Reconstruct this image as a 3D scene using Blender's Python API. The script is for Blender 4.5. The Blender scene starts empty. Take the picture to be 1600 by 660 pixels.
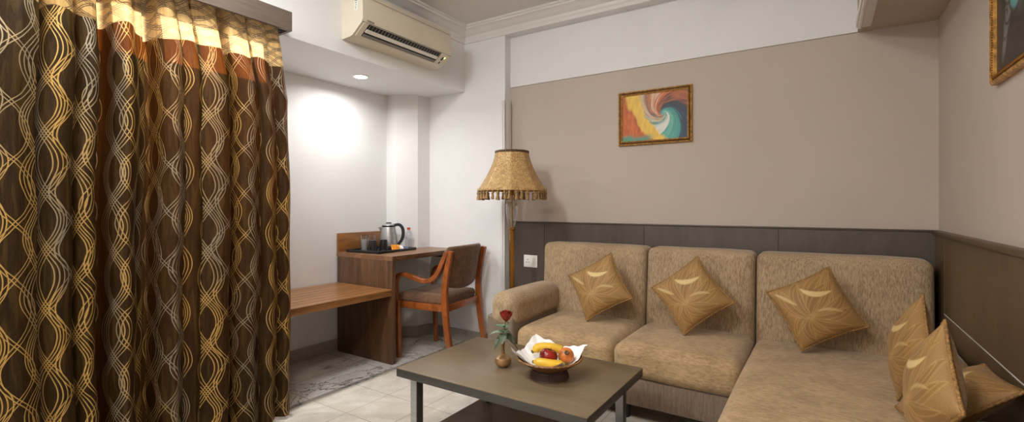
import bpy, bmesh, math, random
import numpy as np
from mathutils import Vector, Matrix
random.seed(4)
S = bpy.context.scene
PI = math.pi

# ------------------------------------------------------------------ camera, world, lights, exposure
EYE = 1.15
FPX = 745.0
cam_d = bpy.data.cameras.new('camera'); cam = bpy.data.objects.new('camera', cam_d)
S.collection.objects.link(cam); S.camera = cam
cam.location = (0, 0, EYE); cam.rotation_euler = (PI / 2, 0, math.radians(33.06))
cam_d.sensor_width = 36; cam_d.lens = FPX / 1600 * 36
cam_d.shift_y = -9 / 1600
cam_d.clip_start = 0.02

S.view_settings.view_transform = 'Standard'
S.view_settings.look = 'None'
S.view_settings.gamma = 1
S.view_settings.use_curve_mapping = False
S.view_settings.exposure = 0.95
S.cycles.use_denoising = True
S.cycles.max_bounces = 10
S.cycles.diffuse_bounces = 5
S.cycles.sample_clamp_indirect = 6

w = bpy.data.worlds.new('world'); S.world = w; w.use_nodes = True
w.node_tree.nodes['Background'].inputs[0].default_value = (0.75, 0.85, 1, 1)
w.node_tree.nodes['Background'].inputs[1].default_value = 1.2

def light(name, kind, loc, energy, color, rot=(0, 0, 0), **kw):
    d = bpy.data.lights.new(name, kind); d.energy = energy; d.color = color
    for k, v in kw.items(): setattr(d, k, v)
    o = bpy.data.objects.new(name, d); S.collection.objects.link(o)
    o.location = loc; o.rotation_euler = rot
    return o
NEUT = (0.95, 0.98, 1.0)
WARM = (1.0, 0.95, 0.89)
# low sun through the transom behind the curtain
light('sun', 'SUN', (-6, 1, 3), 17, (1, 0.86, 0.66), (0, math.radians(-82), math.radians(4)), angle=0.01)
# ceiling domes out of view, all after the first added as fill: (x, y, watts, colour)
PANELS = [(-1.80, 0.75, 54, NEUT), (-0.65, 0.25, 46, (1.0, 0.91, 0.80)), (-0.75, -1.3, 46, WARM), (-1.7, -1.0, 60, NEUT)]
# cool fill lamp, added outside an unseen window behind the camera
light('added_daylight_fill', 'AREA', (-1.3, -2.62, 1.55), 66, (0.80, 0.90, 1.0), (PI / 2, 0, PI), shape='RECTANGLE', size=1.5, size_y=1.3)
# recess downlights: (x, y, watts)
DOWN = [(-2.88, 2.36, 3.5), (-2.90, 1.25, 6.5)]

# ------------------------------------------------------------------ helpers
def lin(c):
    c = [x / 255 for x in c]
    return tuple(x / 12.92 if x <= 0.04045 else ((x + 0.055) / 1.055) ** 2.4 for x in c)

WM = {}
def thing(name, label, cat, loc=(0, 0, 0), rot=(0, 0, 0), group=None):
    o = bpy.data.objects.new(name, None); S.collection.objects.link(o)
    o.location = loc; o.rotation_euler = rot; o.empty_display_size = 0.05
    from mathutils import Euler
    WM[o.name] = Matrix.Translation(loc) @ Euler(rot).to_matrix().to_4x4()
    return tag(o, label, cat, group)
def tag(o, label=None, cat=None, group=None, kind=None):
    if label: o['label'] = label
    if cat: o['category'] = cat
    if group: o['group'] = group
    if kind: o['kind'] = kind
    return o
def obj(name, bm, m, parent=None, local=False, smooth=True, angle=35, label=None):
    """link bm as ONE object; bm is in world coordinates unless local"""
    root = parent
    while root is not None and root.name not in WM: root = root.parent
    if root is not None and not local: bm.transform(WM[root.name].inverted())
    me = bpy.data.meshes.new(name)
    bmesh.ops.recalc_face_normals(bm, faces=bm.faces[:])
    if smooth:
        for f in bm.faces: f.smooth = True
        for e in bm.edges:
            if len(e.link_faces) == 2 and e.calc_face_angle(0) > math.radians(angle): e.smooth = False
    bm.to_mesh(me); bm.free()
    for mm in (m if isinstance(m, (list, tuple)) else [m]): me.materials.append(mm)
    o = bpy.data.objects.new(name, me); S.collection.objects.link(o)
    if parent is not None: o.parent = parent
    if label: o['label'] = label
    return o
def struct(name, bm, m, **k):
    return tag(obj(name, bm, m, **k), kind='structure')
def NB(): return bmesh.new()
def box(bm, a, b, r=0.0, seg=2, mat=None, mi=0):
    vs = [bm.verts.new((x, y, z)) for x in (a[0], b[0]) for y in (a[1], b[1]) for z in (a[2], b[2])]
    F = [(0, 1, 3, 2), (4, 6, 7, 5), (0, 4, 5, 1), (2, 3, 7, 6), (0, 2, 6, 4), (1, 5, 7, 3)]
    fs = [bm.faces.new([vs[i] for i in f]) for f in F]
    for f in fs: f.material_index = mi
    if mat is not None:
        for v in vs: v.co = mat @ v.co
    if r > 0:
        es = list({e for f in fs for e in f.edges})
        bmesh.ops.bevel(bm, geom=es, offset=r, segments=seg, profile=0.5, affect='EDGES')
    return bm
def bx(a, b, r=0.0, seg=2): return box(NB(), a, b, r, seg)
def lathe(bm, prof, c=(0, 0, 0), n=32, cap=True, rf=None, mi=0):
    rings = []
    for r, z in prof:
        ring = []
        for i in range(n):
            a = 2 * PI * i / n; rr = r * (rf(a, z) if rf else 1)
            ring.append(bm.verts.new((c[0] + rr * math.cos(a), c[1] + rr * math.sin(a), c[2] + z)))
        rings.append(ring)
    for A, B in zip(rings, rings[1:]):
        for i in range(n):
            j = (i + 1) % n
            f = bm.faces.new((A[i], A[j], B[j], B[i])); f.material_index = mi
    if cap:
        for R in (rings[0], rings[-1]):
            try: bm.faces.new(R).material_index = mi
            except ValueError: pass
    return bm
def tube(bm, pts, r, n=10, cap=True, closed=False, mi=0):
    pts = [Vector(p) for p in pts]; N = len(pts)
    rr = r if callable(r) else (lambda t: r)
    rings = []; up = None
    for i, p in enumerate(pts):
        if closed: t = pts[(i + 1) % N] - pts[(i - 1) % N]
        else: t = pts[min(i + 1, N - 1)] - pts[max(i - 1, 0)]
        t.normalize()
        if up is None: up = Vector((0, 0, 1)) if abs(t.z) < 0.9 else Vector((1, 0, 0))
        s = t.cross(up)
        if s.length < 1e-6: s = t.orthogonal()
        s.normalize(); up = s.cross(t).normalized()
        q = rr(i / max(N - 1, 1))
        rings.append([bm.verts.new(p + (s * math.cos(2 * PI * k / n) + up * math.sin(2 * PI * k / n)) * q) for k in range(n)])
    M = N if closed else N - 1
    for i in range(M):
        A, B = rings[i], rings[(i + 1) % N]
        off = 0
        if closed and i == N - 1:
            off = min(range(n), key=lambda o: sum((A[k].co - B[(k + o) % n].co).length for k in range(n)))
        for k in range(n):
            f = bm.faces.new((A[k], A[(k + 1) % n], B[(k + 1 + off) % n], B[(k + off) % n])); f.material_index = mi
    if cap and not closed:
        bm.faces.new(rings[0]); bm.faces.new(rings[-1])
    return bm
def catmull(P, n=8):
    P = [np.array(p, float) for p in P]; Q = [2 * P[0] - P[1]] + P + [2 * P[-1] - P[-2]]; out = []
    for i in range(1, len(Q) - 2):
        a, b, c, d = Q[i - 1:i + 3]
        for k in range(n):
            t = k / n
            out.append(0.5 * ((2 * b) + (c - a) * t + (2 * a - 5 * b + 4 * c - d) * t * t + (3 * b - a - 3 * c + d) * t ** 3))
    out.append(P[-1]); return [tuple(p) for p in out]
def strip(bm, path, y0, y1, th, r=0.004):
    """a bent board: path of (x,z) swept as a band of thickness th (number or function of t) between y0 and y1"""
    N = len(path); rings = []
    for i, (x, z) in enumerate(path):
        a = path[max(i - 1, 0)]; b = path[min(i + 1, N - 1)]
        t = Vector((b[0] - a[0], 0, b[1] - a[1])).normalized(); nrm = Vector((-t.z, 0, t.x))
        h = (th(i / (N - 1)) if callable(th) else th) / 2; p = Vector((x, 0, z)); ring = []
        for sy, sn in ((y0 + r, -h), (y1 - r, -h), (y1, -h + r), (y1, h - r), (y1 - r, h), (y0 + r, h), (y0, h - r), (y0, -h + r)):
            q = p + nrm * sn; ring.append(bm.verts.new((q.x, sy, q.z)))
        rings.append(ring)
    for A, B in zip(rings, rings[1:]):
        for k in range(8): bm.faces.new((A[k], A[(k + 1) % 8], B[(k + 1) % 8], B[k]))
    bm.faces.new(rings[0]); bm.faces.new(rings[-1])
    return bm
def softbox(a, b, r=0.04, n=14, puff=(0, 0, 0), wob=0.0, seed=0, r2=None):
    """upholstered block: cube surface pushed to a rounded box, faces puffed by puff=(x,y,z)"""
    bm = NB(); a = Vector(a); b = Vector(b); h = (b - a) / 2; c = (a + b) / 2
    bmesh.ops.create_cube(bm, size=2.0)
    bmesh.ops.subdivide_edges(bm, edges=bm.edges[:], cuts=n, use_grid_fill=True)
    rnd = random.Random(seed); ph = [rnd.uniform(0, 6.28) for _ in range(6)]
    for v in bm.verts:
        p = v.co.copy(); q = Vector()
        for i in range(3):
            t = p[i]; f = math.copysign(1 - (1 - abs(t)) ** 1.6, t) * 0.55 + t * 0.45   # denser near edges
            q[i] = f * h[i]
        inner = Vector([max(-(h[i] - r), min(h[i] - r, q[i])) for i in range(3)])
        d = q - inner
        if d.length > 1e-9: q = inner + d.normalized() * min(r, max(abs(x) for x in d) if d.length else r)
        u = [q[i] / h[i] for i in range(3)]
        for i in range(3):
            if puff[i]:
                j, k = (i + 1) % 3, (i + 2) % 3
                g = max(0, 1 - u[j] ** 4) * max(0, 1 - u[k] ** 4)
                q[i] += puff[i] * g * u[i]
        if wob:
            q.z += wob * (math.sin(q.x * 9 + ph[0]) * math.sin(q.y * 7 + ph[1]) + 0.5 * math.sin(q.x * 21 + q.y * 5 + ph[2]))
            q.y += wob * math.sin(q.x * 11 + ph[3]) * math.sin(q.z * 13 + ph[4])
        v.co = q + c
    return bm

# ---- node expressions
class E:
    nt = None
    def __init__(s, sock): s.s = sock
    @staticmethod
    def m(op, *a):
        n = E.nt.nodes.new('ShaderNodeMath'); n.operation = op
        for i, x in enumerate(a):
            if isinstance(x, E): E.nt.links.new(x.s, n.inputs[i])
            else: n.inputs[i].default_value = x
        return E(n.outputs[0])
    def __add__(s, o): return E.m('ADD', s, o)
    __radd__ = __add__
    def __sub__(s, o): return E.m('SUBTRACT', s, o)
    def __rsub__(s, o): return E.m('SUBTRACT', o, s)
    def __mul__(s, o): return E.m('MULTIPLY', s, o)
    __rmul__ = __mul__
    def __truediv__(s, o): return E.m('DIVIDE', s, o)
def esin(x): return E.m('SINE', x)
def eabs(x): return E.m('ABSOLUTE', x)
def emin(a, b): return E.m('MINIMUM', a, b)
def emax(a, b): return E.m('MAXIMUM', a, b)
def eflo(a): return E.m('FLOOR', a)
def esm(x, a, b):
    n = E.nt.nodes.new('ShaderNodeMapRange'); n.interpolation_type = 'SMOOTHSTEP'
    E.nt.links.new(x.s, n.inputs[0]); n.inputs[1].default_value = a; n.inputs[2].default_value = b
    return E(n.outputs[0])
def coords(kind='Object'):
    n = E.nt.nodes.new('ShaderNodeTexCoord'); return n.outputs[kind]
def sep(sock):
    n = E.nt.nodes.new('ShaderNodeSeparateXYZ'); E.nt.links.new(sock, n.inputs[0]); return [E(o) for o in n.outputs]
def noise(vec, scale, detail=3, rough=0.5, dist=0.0, stretch=(1, 1, 1)):
    nt = E.nt; mp = nt.nodes.new('ShaderNodeMapping'); mp.inputs['Scale'].default_value = stretch
    nt.links.new(vec, mp.inputs[0])
    n = nt.nodes.new('ShaderNodeTexNoise'); n.inputs['Scale'].default_value = scale
    n.inputs['Detail'].default_value = detail; n.inputs['Roughness'].default_value = rough; n.inputs['Distortion'].default_value = dist
    nt.links.new(mp.outputs[0], n.inputs['Vector']); return E(n.outputs[0])
def mixc(f, a, b):
    nt = E.nt; n = nt.nodes.new('ShaderNodeMix'); n.data_type = 'RGBA'
    for i, x in ((0, f), (6, a), (7, b)):
        if isinstance(x, E): nt.links.new(x.s, n.inputs[i])
        elif hasattr(x, 'is_output'): nt.links.new(x, n.inputs[i])
        elif isinstance(x, (int, float)): n.inputs[i].default_value = x
        else: n.inputs[i].default_value = (*x, 1)
    return n.outputs[2]
def newmat(name):
    m = bpy.data.materials.new(name); m.use_nodes = True; E.nt = m.node_tree
    return m, m.node_tree.nodes['Principled BSDF']
def setin(b, **k):
    for kk, v in k.items():
        kk = kk.replace('_', ' ')
        if isinstance(v, E): E.nt.links.new(v.s, b.inputs[kk])
        elif hasattr(v, 'is_output'): E.nt.links.new(v, b.inputs[kk])
        else: b.inputs[kk].default_value = v
def bump(b, h, dist=0.001, strength=1.0):
    n = E.nt.nodes.new('ShaderNodeBump'); n.inputs['Distance'].default_value = dist; n.inputs['Strength'].default_value = strength
    E.nt.links.new(h.s, n.inputs['Height']); E.nt.links.new(n.outputs[0], b.inputs['Normal'])
def flat(name, col, rough=0.5, metal=0.0, amt=0.06, scale=6.0, stretch=(1, 1, 1), bmp=0.0, detail=4, **k):
    m, b = newmat(name); c = lin(col); v = coords()
    n = noise(v, scale, detail, 0.6, 0, stretch)
    lo = tuple(x * (1 - amt * 2) for x in c); hi = tuple(min(1, x * (1 + amt * 2)) for x in c)
    setin(b, Base_Color=mixc(esm(n, 0.25, 0.75), lo, hi), Roughness=rough, Metallic=metal)
    if bmp: bump(b, n, bmp)
    for kk, vv in k.items(): b.inputs[kk.replace('_', ' ')].default_value = vv
    return m
def wood(name, dark, light_, rough, stretch, scale=3.0, coat=0.0, spec=0.5):
    m, b = newmat(name); v = coords()
    n1 = noise(v, scale, 6, 0.65, 1.2, stretch); n2 = noise(v, scale * 7, 3, 0.6, 0.3, stretch)
    f = esm(n1 * 0.7 + n2 * 0.3, 0.33, 0.67)
    setin(b, Base_Color=mixc(f, lin(dark), lin(light_)), Roughness=rough)
    b.inputs['Coat Weight'].default_value = coat; b.inputs['Coat Roughness'].default_value = 0.25
    b.inputs['Specular IOR Level'].default_value = spec
    bump(b, n2, 0.0004, 0.5)
    return m
def fabric(name, dark, light_, stretch=(1, 1, 0.18), scale=75, rough=0.95, coarse=0.3):
    m, b = newmat(name); v = coords()
    n1 = noise(v, scale, 4, 0.7, 0.0, stretch); n2 = noise(v, 5, 3, 0.6); n3 = noise(v, 260, 2, 0.5)
    f = esm(n1 * (0.85 - coarse) + n2 * coarse + n3 * 0.15, 0.36, 0.62)
    setin(b, Base_Color=mixc(f, lin(dark), lin(light_)), Roughness=rough)
    b.inputs['Sheen Weight'].default_value = 0.25; b.inputs['Sheen Roughness'].default_value = 0.4
    b.inputs['Specular IOR Level'].default_value = 0.15
    bump(b, n1 * 0.7 + n3 * 0.3, 0.0016, 0.6)
    return m

M = {}
M['white'] = flat('white_paint', (224, 224, 224), 0.6, amt=0.012, scale=2.5)
M['beige'] = flat('beige_paint', (186, 173, 161), 0.65, amt=0.012, scale=2)
M['ceil'] = flat('ceiling_paint', (218, 214, 211), 0.7, amt=0.012, scale=2)
M['soffit'] = flat('soffit_paint', (178, 162, 146), 0.7, amt=0.012, scale=2)
M['trim'] = flat('gloss_white_trim', (222, 219, 216), 0.35, amt=0.01)
M['wains'] = wood('taupe_laminate', (78, 68, 60), (92, 82, 73), 0.42, (1, 1, 0.25), 4)
M['walnut'] = wood('walnut_laminate', (62, 40, 24), (104, 72, 46), 0.4, (3, 3, 0.35), 3.5)
M['walnut_top'] = wood('walnut_top', (108, 74, 48), (146, 106, 74), 0.35, (3, 0.35, 3), 3.5)
M['bench'] = wood('bench_wood', (112, 72, 36), (152, 104, 58), 0.33, (3, 0.3, 3), 4, coat=0.2)
M['chairwood'] = wood('red_teak', (118, 60, 24), (166, 92, 40), 0.3, (1.2, 1.2, 0.6), 6, coat=0.4)
M['table'] = wood('grey_brown_laminate', (108, 93, 71), (122, 106, 82), 0.3, (0.4, 1.6, 1), 6)
M['tedge'] = flat('slate_edge', (60, 57, 54), 0.45, amt=0.05, scale=20)
M['steel'] = flat('brushed_steel', (176, 176, 176), 0.36, 0.75, amt=0.05, scale=10, stretch=(1, 1, 8))
M['sofa'] = fabric('beige_chenille', (132, 110, 84), (186, 162, 130), scale=190, stretch=(1, 1, .14), coarse=0.18)
M['sofa_seat'] = fabric('beige_chenille_seat', (142, 117, 86), (188, 160, 121), stretch=(0.3, 1, 1), scale=110, coarse=0.3)
M['sofa_base'] = fabric('taupe_base_fabric', (108, 92, 78), (136, 118, 102), scale=190, stretch=(1, 1, .1), coarse=0.2)
M['taupe'] = flat('taupe_leatherette', (118, 104, 90), 0.5, amt=0.04, scale=30, bmp=0.0004)
M['black'] = flat('black_plastic', (24, 24, 26), 0.35, amt=0.1, scale=30)
M['blackmatte'] = flat('dark_void', (14, 12, 11), 0.7)
M['gold'] = flat('gilt_metal', (170, 122, 54), 0.32, 0.9, amt=0.08, scale=12)
M['gilt'] = flat('gilt_frame', (188, 142, 74), 0.38, 0.35, amt=0.3, scale=60)
M['giltdark'] = flat('dark_gilt', (104, 72, 38), 0.45, 0.4, amt=0.2, scale=60)
M['brass'] = flat('aged_brass', (170, 134, 92), 0.3, 0.55, amt=0.16, scale=14)
M['plastic'] = flat('white_plastic', (232, 230, 224), 0.3, amt=0.01)
M['ac'] = flat('cream_plastic', (211, 202, 182), 0.42, amt=0.015, scale=4)
M['acdark'] = flat('outlet_dark', (22, 20, 18), 0.6)
M['acgrey'] = flat('vane_grey', (120, 116, 108), 0.45, amt=0.03)
M['acvane'] = flat('vane_white', (226, 222, 212), 0.4, amt=0.01)
M['paper'] = flat('white_tissue', (240, 240, 240), 0.8, amt=0.01, scale=12, bmp=0.001)
M['leaf'] = flat('rose_leaf', (74, 88, 62), 0.5, amt=0.25, scale=40)
M['leaf2'] = flat('rose_leaf_pale', (104, 134, 104), 0.5, amt=0.2, scale=40)
M['petal'] = flat('rose_petal', (142, 34, 18), 0.6, amt=0.25, scale=60)
M['banana'] = flat('banana_skin', (226, 182, 52), 0.45, amt=0.07, scale=12)
M['bananatip'] = flat('banana_tip', (88, 72, 34), 0.6, amt=0.2, scale=30)
M['apple'] = flat('apple_skin', (120, 26, 14), 0.22, amt=0.5, scale=22, stretch=(1, 1, 0.25))
M['orange'] = flat('orange_skin', (206, 118, 52), 0.4, amt=0.28, scale=26)
M['wicker'] = flat('wicker', (116, 76, 40), 0.5, amt=0.35, scale=70)
M['wickerlight'] = flat('wicker_rim', (146, 104, 60), 0.5, amt=0.25, scale=60)
M['wire'] = flat('dark_wicker', (74, 46, 30), 0.45, amt=0.3, scale=40)
M['braid'] = flat('dark_braid', (78, 56, 36), 0.7, amt=0.5, scale=180)
M['fringe'] = flat('gold_fringe', (150, 116, 72), 0.7, amt=0.35, scale=90, stretch=(1, 1, 0.2))
M['fringedark'] = flat('dark_fringe', (84, 58, 34), 0.7, amt=0.35, scale=90)
M['piping'] = flat('gold_piping', (140, 104, 56), 0.7, amt=0.3, scale=150, bmp=0.0008)
M['chairfab'] = fabric('brown_suede', (92, 66, 48), (122, 92, 70), stretch=(1, 1, 1), scale=30, rough=0.8)
M['pelmet'] = wood('pelmet_laminate', (88, 76, 68), (104, 92, 82), 0.45, (1, 0.15, 1.6), 8)
M['sachet_o'] = flat('orange_sachet', (214, 132, 30), 0.35, amt=0.2, scale=70)
M['sachet_w'] = flat('white_sachet', (226, 224, 220), 0.4, amt=0.02)
M['sachet_b'] = flat('blue_sachet', (84, 92, 140), 0.4, amt=0.1, scale=50)
M['capor'] = flat('orange_cap', (206, 86, 34), 0.4)
M['green'] = flat('green_print', (30, 120, 70), 0.5)
M['redp'] = flat('grey_print', (60, 62, 60), 0.5)
M['lidblack'] = flat('kettle_black', (34, 40, 44), 0.3)

def glass(name, col=(1, 1, 1), rough=0.0, ior=1.45):
    m, b = newmat(name); setin(b, Base_Color=(*col, 1), Roughness=rough, IOR=ior); b.inputs['Transmission Weight'].default_value = 1
    return m
M['glass'] = glass('clear_glass', (0.97, 0.98, 0.97))
def thin_glass(name):
    m, b = newmat(name); nt = m.node_tree
    tr = nt.nodes.new('ShaderNodeBsdfTransparent'); gl = nt.nodes.new('ShaderNodeBsdfGlossy'); gl.inputs['Roughness'].default_value = .02
    fr = nt.nodes.new('ShaderNodeFresnel'); mx = nt.nodes.new('ShaderNodeMixShader')
    nt.links.new(fr.outputs[0], mx.inputs[0]); nt.links.new(tr.outputs[0], mx.inputs[1]); nt.links.new(gl.outputs[0], mx.inputs[2])
    nt.links.new(mx.outputs[0], nt.nodes['Material Output'].inputs[0]); return m
M['windowglass'] = thin_glass('window_glass')
def clear(name, tint, rough, base):
    m, b = newmat(name); nt = m.node_tree
    tr = nt.nodes.new('ShaderNodeBsdfTransparent'); tr.inputs[0].default_value = (*tint, 1); gl = nt.nodes.new('ShaderNodeBsdfGlossy'); gl.inputs['Roughness'].default_value = rough
    lw = nt.nodes.new('ShaderNodeLayerWeight'); lw.inputs[0].default_value = .35; f = E(lw.outputs['Facing']) * .55 + base
    mx = nt.nodes.new('ShaderNodeMixShader'); nt.links.new(f.s, mx.inputs[0]); nt.links.new(tr.outputs[0], mx.inputs[1]); nt.links.new(gl.outputs[0], mx.inputs[2])
    nt.links.new(mx.outputs[0], nt.nodes['Material Output'].inputs[0]); return m
M['pet'] = clear('clear_bottle', (.96, .97, .99), .12, .08); M['tumbler'] = clear('tumbler_glass', (.96, .97, .97), .05, .07); M['crystal'] = clear('crystal', (.95, .96, .96), .04, .10)
def emis(name, col, s):
    m, b = newmat(name); setin(b, Base_Color=(*col, 1)); b.inputs['Emission Color'].default_value = (*col, 1); b.inputs['Emission Strength'].default_value = s
    return m
M['lens'] = emis('lit_lens', (1, 0.97, 0.93), 14)
M['panel'] = emis('lit_panel', (1, 0.9, 0.78), 3)
M['led'] = emis('status_led', (0.6, 1.0, 0.2), 3)

def tile_mat():
    m, b = newmat('cream_marble_tile'); v = coords('Object'); x, y, z = sep(v)
    P = 0.305
    fx = E.m('WRAP', x + 2.51, P, 0.0); fy = E.m('WRAP', y - 1.71, P, 0.0)
    d = emin(emin(fx, P - fx), emin(fy, P - fy))
    cell = E.m('SINE', eflo((x + 2.51) / P) * 12.9898 + eflo((y - 1.71) / P) * 78.233) * 0.5 + 0.5
    n = noise(v, 3.5, 6, 0.6, 1.5); n2 = noise(v, 9, 5, 0.65, 2.0)
    base = mixc(esm(n, 0.35, 0.7), lin((198, 190, 178)), lin((220, 214, 204)))
    base = mixc(cell * 0.35, base, lin((188, 177, 161)))
    vein = esm(eabs(n2 - 0.5), 0.0, 0.03)
    base = mixc(0.16 * (1 - vein), base, lin((140, 130, 118)))
    g = esm(d, 0.0009, 0.0024)
    col = mixc(g, lin((150, 142, 130)), base)
    setin(b, Base_Color=col, Roughness=0.22); b.inputs['Specular IOR Level'].default_value = 0.35
    bump(b, g, 0.0006)
    return m
def marble_mat(name='veined_marble', a=(226, 222, 215), vcol=(64, 62, 60), joints=True):
    m, b = newmat(name); v = coords('Object'); x, y, z = sep(v)
    n = noise(v, 2.1, 7, 0.62, 1.6); n2 = noise(v, 6.0, 6, 0.6, 1.0); mask = noise(v, 1.7, 2, 0.5)
    v1 = 1 - esm(eabs(n - 0.5), 0.0, 0.022); v2 = 1 - esm(eabs(n2 - 0.5), 0.0, 0.02)
    f = v1 * esm(mask, 0.42, 0.6) * 0.85 + v2 * 0.22
    base = mixc(esm(n, 0.3, 0.7), lin(tuple(q * 0.92 for q in a)), lin(a))
    col = mixc(f, base, lin(vcol))
    if joints:
        P = 0.61; fy = E.m('WRAP', y - 1.71, P, 0.0)
        d = emin(emin(fy, P - fy), eabs(x + 2.85))
        g = esm(d, 0.0009, 0.0024); col = mixc(g, lin((96, 90, 84)), col)
    setin(b, Base_Color=col, Roughness=0.2)
    return m
M['tile'] = tile_mat(); M['marble'] = marble_mat(); M['skirt'] = marble_mat('marble_skirting', (168, 162, 154), (96, 92, 88), False)

def curtain_mat():
    m, b = newmat('curtain_cloth'); nt = m.node_tree
    uvn = nt.nodes.new('ShaderNodeUVMap'); uvn.uv_map = 'cloth'; uv = uvn.outputs[0]
    u, v, _ = sep(uv)
    wig = noise(uv, 7, 2, 0.5) - 0.5
    def ogee(a, bb, W, P, amps, ph, hw):
        """distance to mirrored families of sine lines repeating every W across a, period P along b"""
        col = eflo((a + W / 2) / W)
        loc = a - col * W
        s = esin(bb * (2 * PI / P) + ph + col * 0.9 + wig * 0.5)
        dd = None
        for A, off in amps:
            for sg in (1, -1):
                d = eabs(loc - (s * A + off) * sg); dd = d if dd is None else emin(dd, d)
        return dd
    d1 = ogee(u, v, 0.140, 0.43, ((0.043, 0.015), (0.041, 0.005), (0.039, -0.005), (0.037, -0.015)), 0.4, 0)
    d2 = ogee(u + 0.070, v, 0.280, 0.43, ((0.050, 0.010), (0.047, -0.002)), 2.0, 0)
    line = 1 - esm(emin(d1, d2), 0.0010, 0.0022)
    h1 = ogee(v, u, 0.085, 0.26, ((0.026, 0.010), (0.025, 0.002), (0.024, -0.006)), 0.0, 0)
    h2 = ogee(v + 0.04, u, 0.085, 0.21, ((0.028, 0.006), (0.026, -0.003)), 1.3, 0)
    hline = 1 - esm(emin(h1, h2), 0.0012, 0.0028)
    crk = noise(uv, 60, 5, 0.65, 0.6, (1, 0.09, 1)); crease = 1 - esm(eabs(crk - 0.5), 0.0, 0.025)
    weave = noise(uv, 400, 2, 0.5, 0, (1, 0.15, 1))
    brown = mixc(esm(crk, 0.3, 0.7), lin((27, 18, 5)), lin((60, 43, 16)))
    brown = mixc(crease * 0.8, brown, lin((20, 10, 3)))
    tint = esm(noise(uv, 5, 1, 0.5, 0, (1, 0.15, 1)), 0.46, 0.6)
    gold = mixc(tint, lin((186, 148, 84)), lin((140, 128, 108)))
    body = mixc(line * 0.92, brown, gold)
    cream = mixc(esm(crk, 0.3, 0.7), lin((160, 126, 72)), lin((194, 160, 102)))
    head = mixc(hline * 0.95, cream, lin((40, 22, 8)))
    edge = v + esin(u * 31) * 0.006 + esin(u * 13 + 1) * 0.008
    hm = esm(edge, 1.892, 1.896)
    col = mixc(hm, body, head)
    inb = 1 - hm
    setin(b, Base_Color=col, Roughness=0.62 - line * inb * 0.25, Metallic=line * inb * 0.35)
    b.inputs['Sheen Weight'].default_value = 0.0
    b.inputs['Specular IOR Level'].default_value = 0.12
    bump(b, crk * 0.7 + weave * 0.2 + line * 0.4, 0.002, 0.7)
    tr = nt.nodes.new('ShaderNodeBsdfTranslucent')
    tcol = mixc(hm, mixc(0.55, col, lin((190, 96, 30))), mixc(0.5, head, lin((255, 226, 180))))
    nt.links.new(tcol, tr.inputs[0])
    mx = nt.nodes.new('ShaderNodeMixShader'); f = hm * 0.2 + 0.08
    nt.links.new(f.s, mx.inputs[0]); nt.links.new(b.outputs[0], mx.inputs[1]); nt.links.new(tr.outputs[0], mx.inputs[2])
    nt.links.new(mx.outputs[0], nt.nodes['Material Output'].inputs[0])
    return m
M['curtain'] = curtain_mat()

def shade_mat():
    m, b = newmat('gold_lampshade'); nt = m.node_tree; v = coords()
    n = noise(v, 140, 2, 0.6); n2 = noise(v, 30, 3, 0.6)
    c = mixc(esm(n * 0.75 + n2 * 0.25, 0.4, 0.6), lin((166, 128, 78)), lin((222, 186, 128)))
    setin(b, Base_Color=c, Roughness=0.5, Metallic=0.15); bump(b, n, 0.001, 0.5)
    tr = nt.nodes.new('ShaderNodeBsdfTranslucent'); nt.links.new(c, tr.inputs[0])
    mx = nt.nodes.new('ShaderNodeMixShader'); mx.inputs[0].default_value = 0.15
    nt.links.new(b.outputs[0], mx.inputs[1]); nt.links.new(tr.outputs[0], mx.inputs[2])
    nt.links.new(mx.outputs[0], nt.nodes['Material Output'].inputs[0])
    return m
M['shade'] = shade_mat()
def attr_mat(name, rough=0.6, weave=0.0, metal=0.0, sheen=0.0):
    m, b = newmat(name); nt = m.node_tree
    a = nt.nodes.new('ShaderNodeAttribute'); a.attribute_name = 'tone'; v = coords()
    n = noise(v, 320, 2, 0.6)
    c = mixc(0.14 * n, a.outputs['Color'], (0.0, 0.0, 0.0))
    setin(b, Base_Color=c, Roughness=rough, Metallic=metal)
    b.inputs['Sheen Weight'].default_value = sheen
    if weave: bump(b, n, weave)
    return m
M['canvas'] = attr_mat('painted_canvas', 0.5, 0.0006)
M['cushion'] = attr_mat('leaf_jacquard', 0.6, 0.0008, 0.05, 0.08)
M['cushback'] = fabric('brown_velvet', (116, 86, 48), (142, 108, 64), stretch=(1, 1, 1), scale=60)
def smoothstep(a, b, x):
    t = np.clip((x - a) / (b - a), 0, 1); return t * t * (3 - 2 * t)
def set_tone(me, cols):
    at = me.color_attributes.new('tone', 'FLOAT_COLOR', 'POINT')
    a = np.ones((len(me.vertices), 4), np.float32); a[:, :3] = cols
    at.data.foreach_set('color', a.ravel())

# ------------------------------------------------------------------ room shell
XL, XB, XR = -3.22, -2.545, 0.504       # recess wall, bulkhead face, right wall
YN, YD, YBk = 3.17, 3.265, -2.4         # end wall, wall inside the niche, wall behind
ZC, ZS, ZN = 2.63, 2.11, 2.514          # ceiling, soffits, niche top
XN, XT = -2.13, 0.163                   # niche left end, right soffit edge
T = 0.12
struct('floor', bx((XB + 0.035, YBk - T, -0.1), (XR + T, YD + T, 0)), M['tile'])
struct('floor_recess', bx((XL - T, YBk - T, -0.1), (XB, YN + T, 0)), M['marble'])
struct('trim_1', bx((XB, YBk - T, -0.1), (XB + 0.035, YD, 0.0005)), M['skirt'])
struct('ceiling', bx((XB - 0.1, YBk - T, ZC), (XR + T, YD + T, ZC + T)), M['ceil'])
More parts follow.
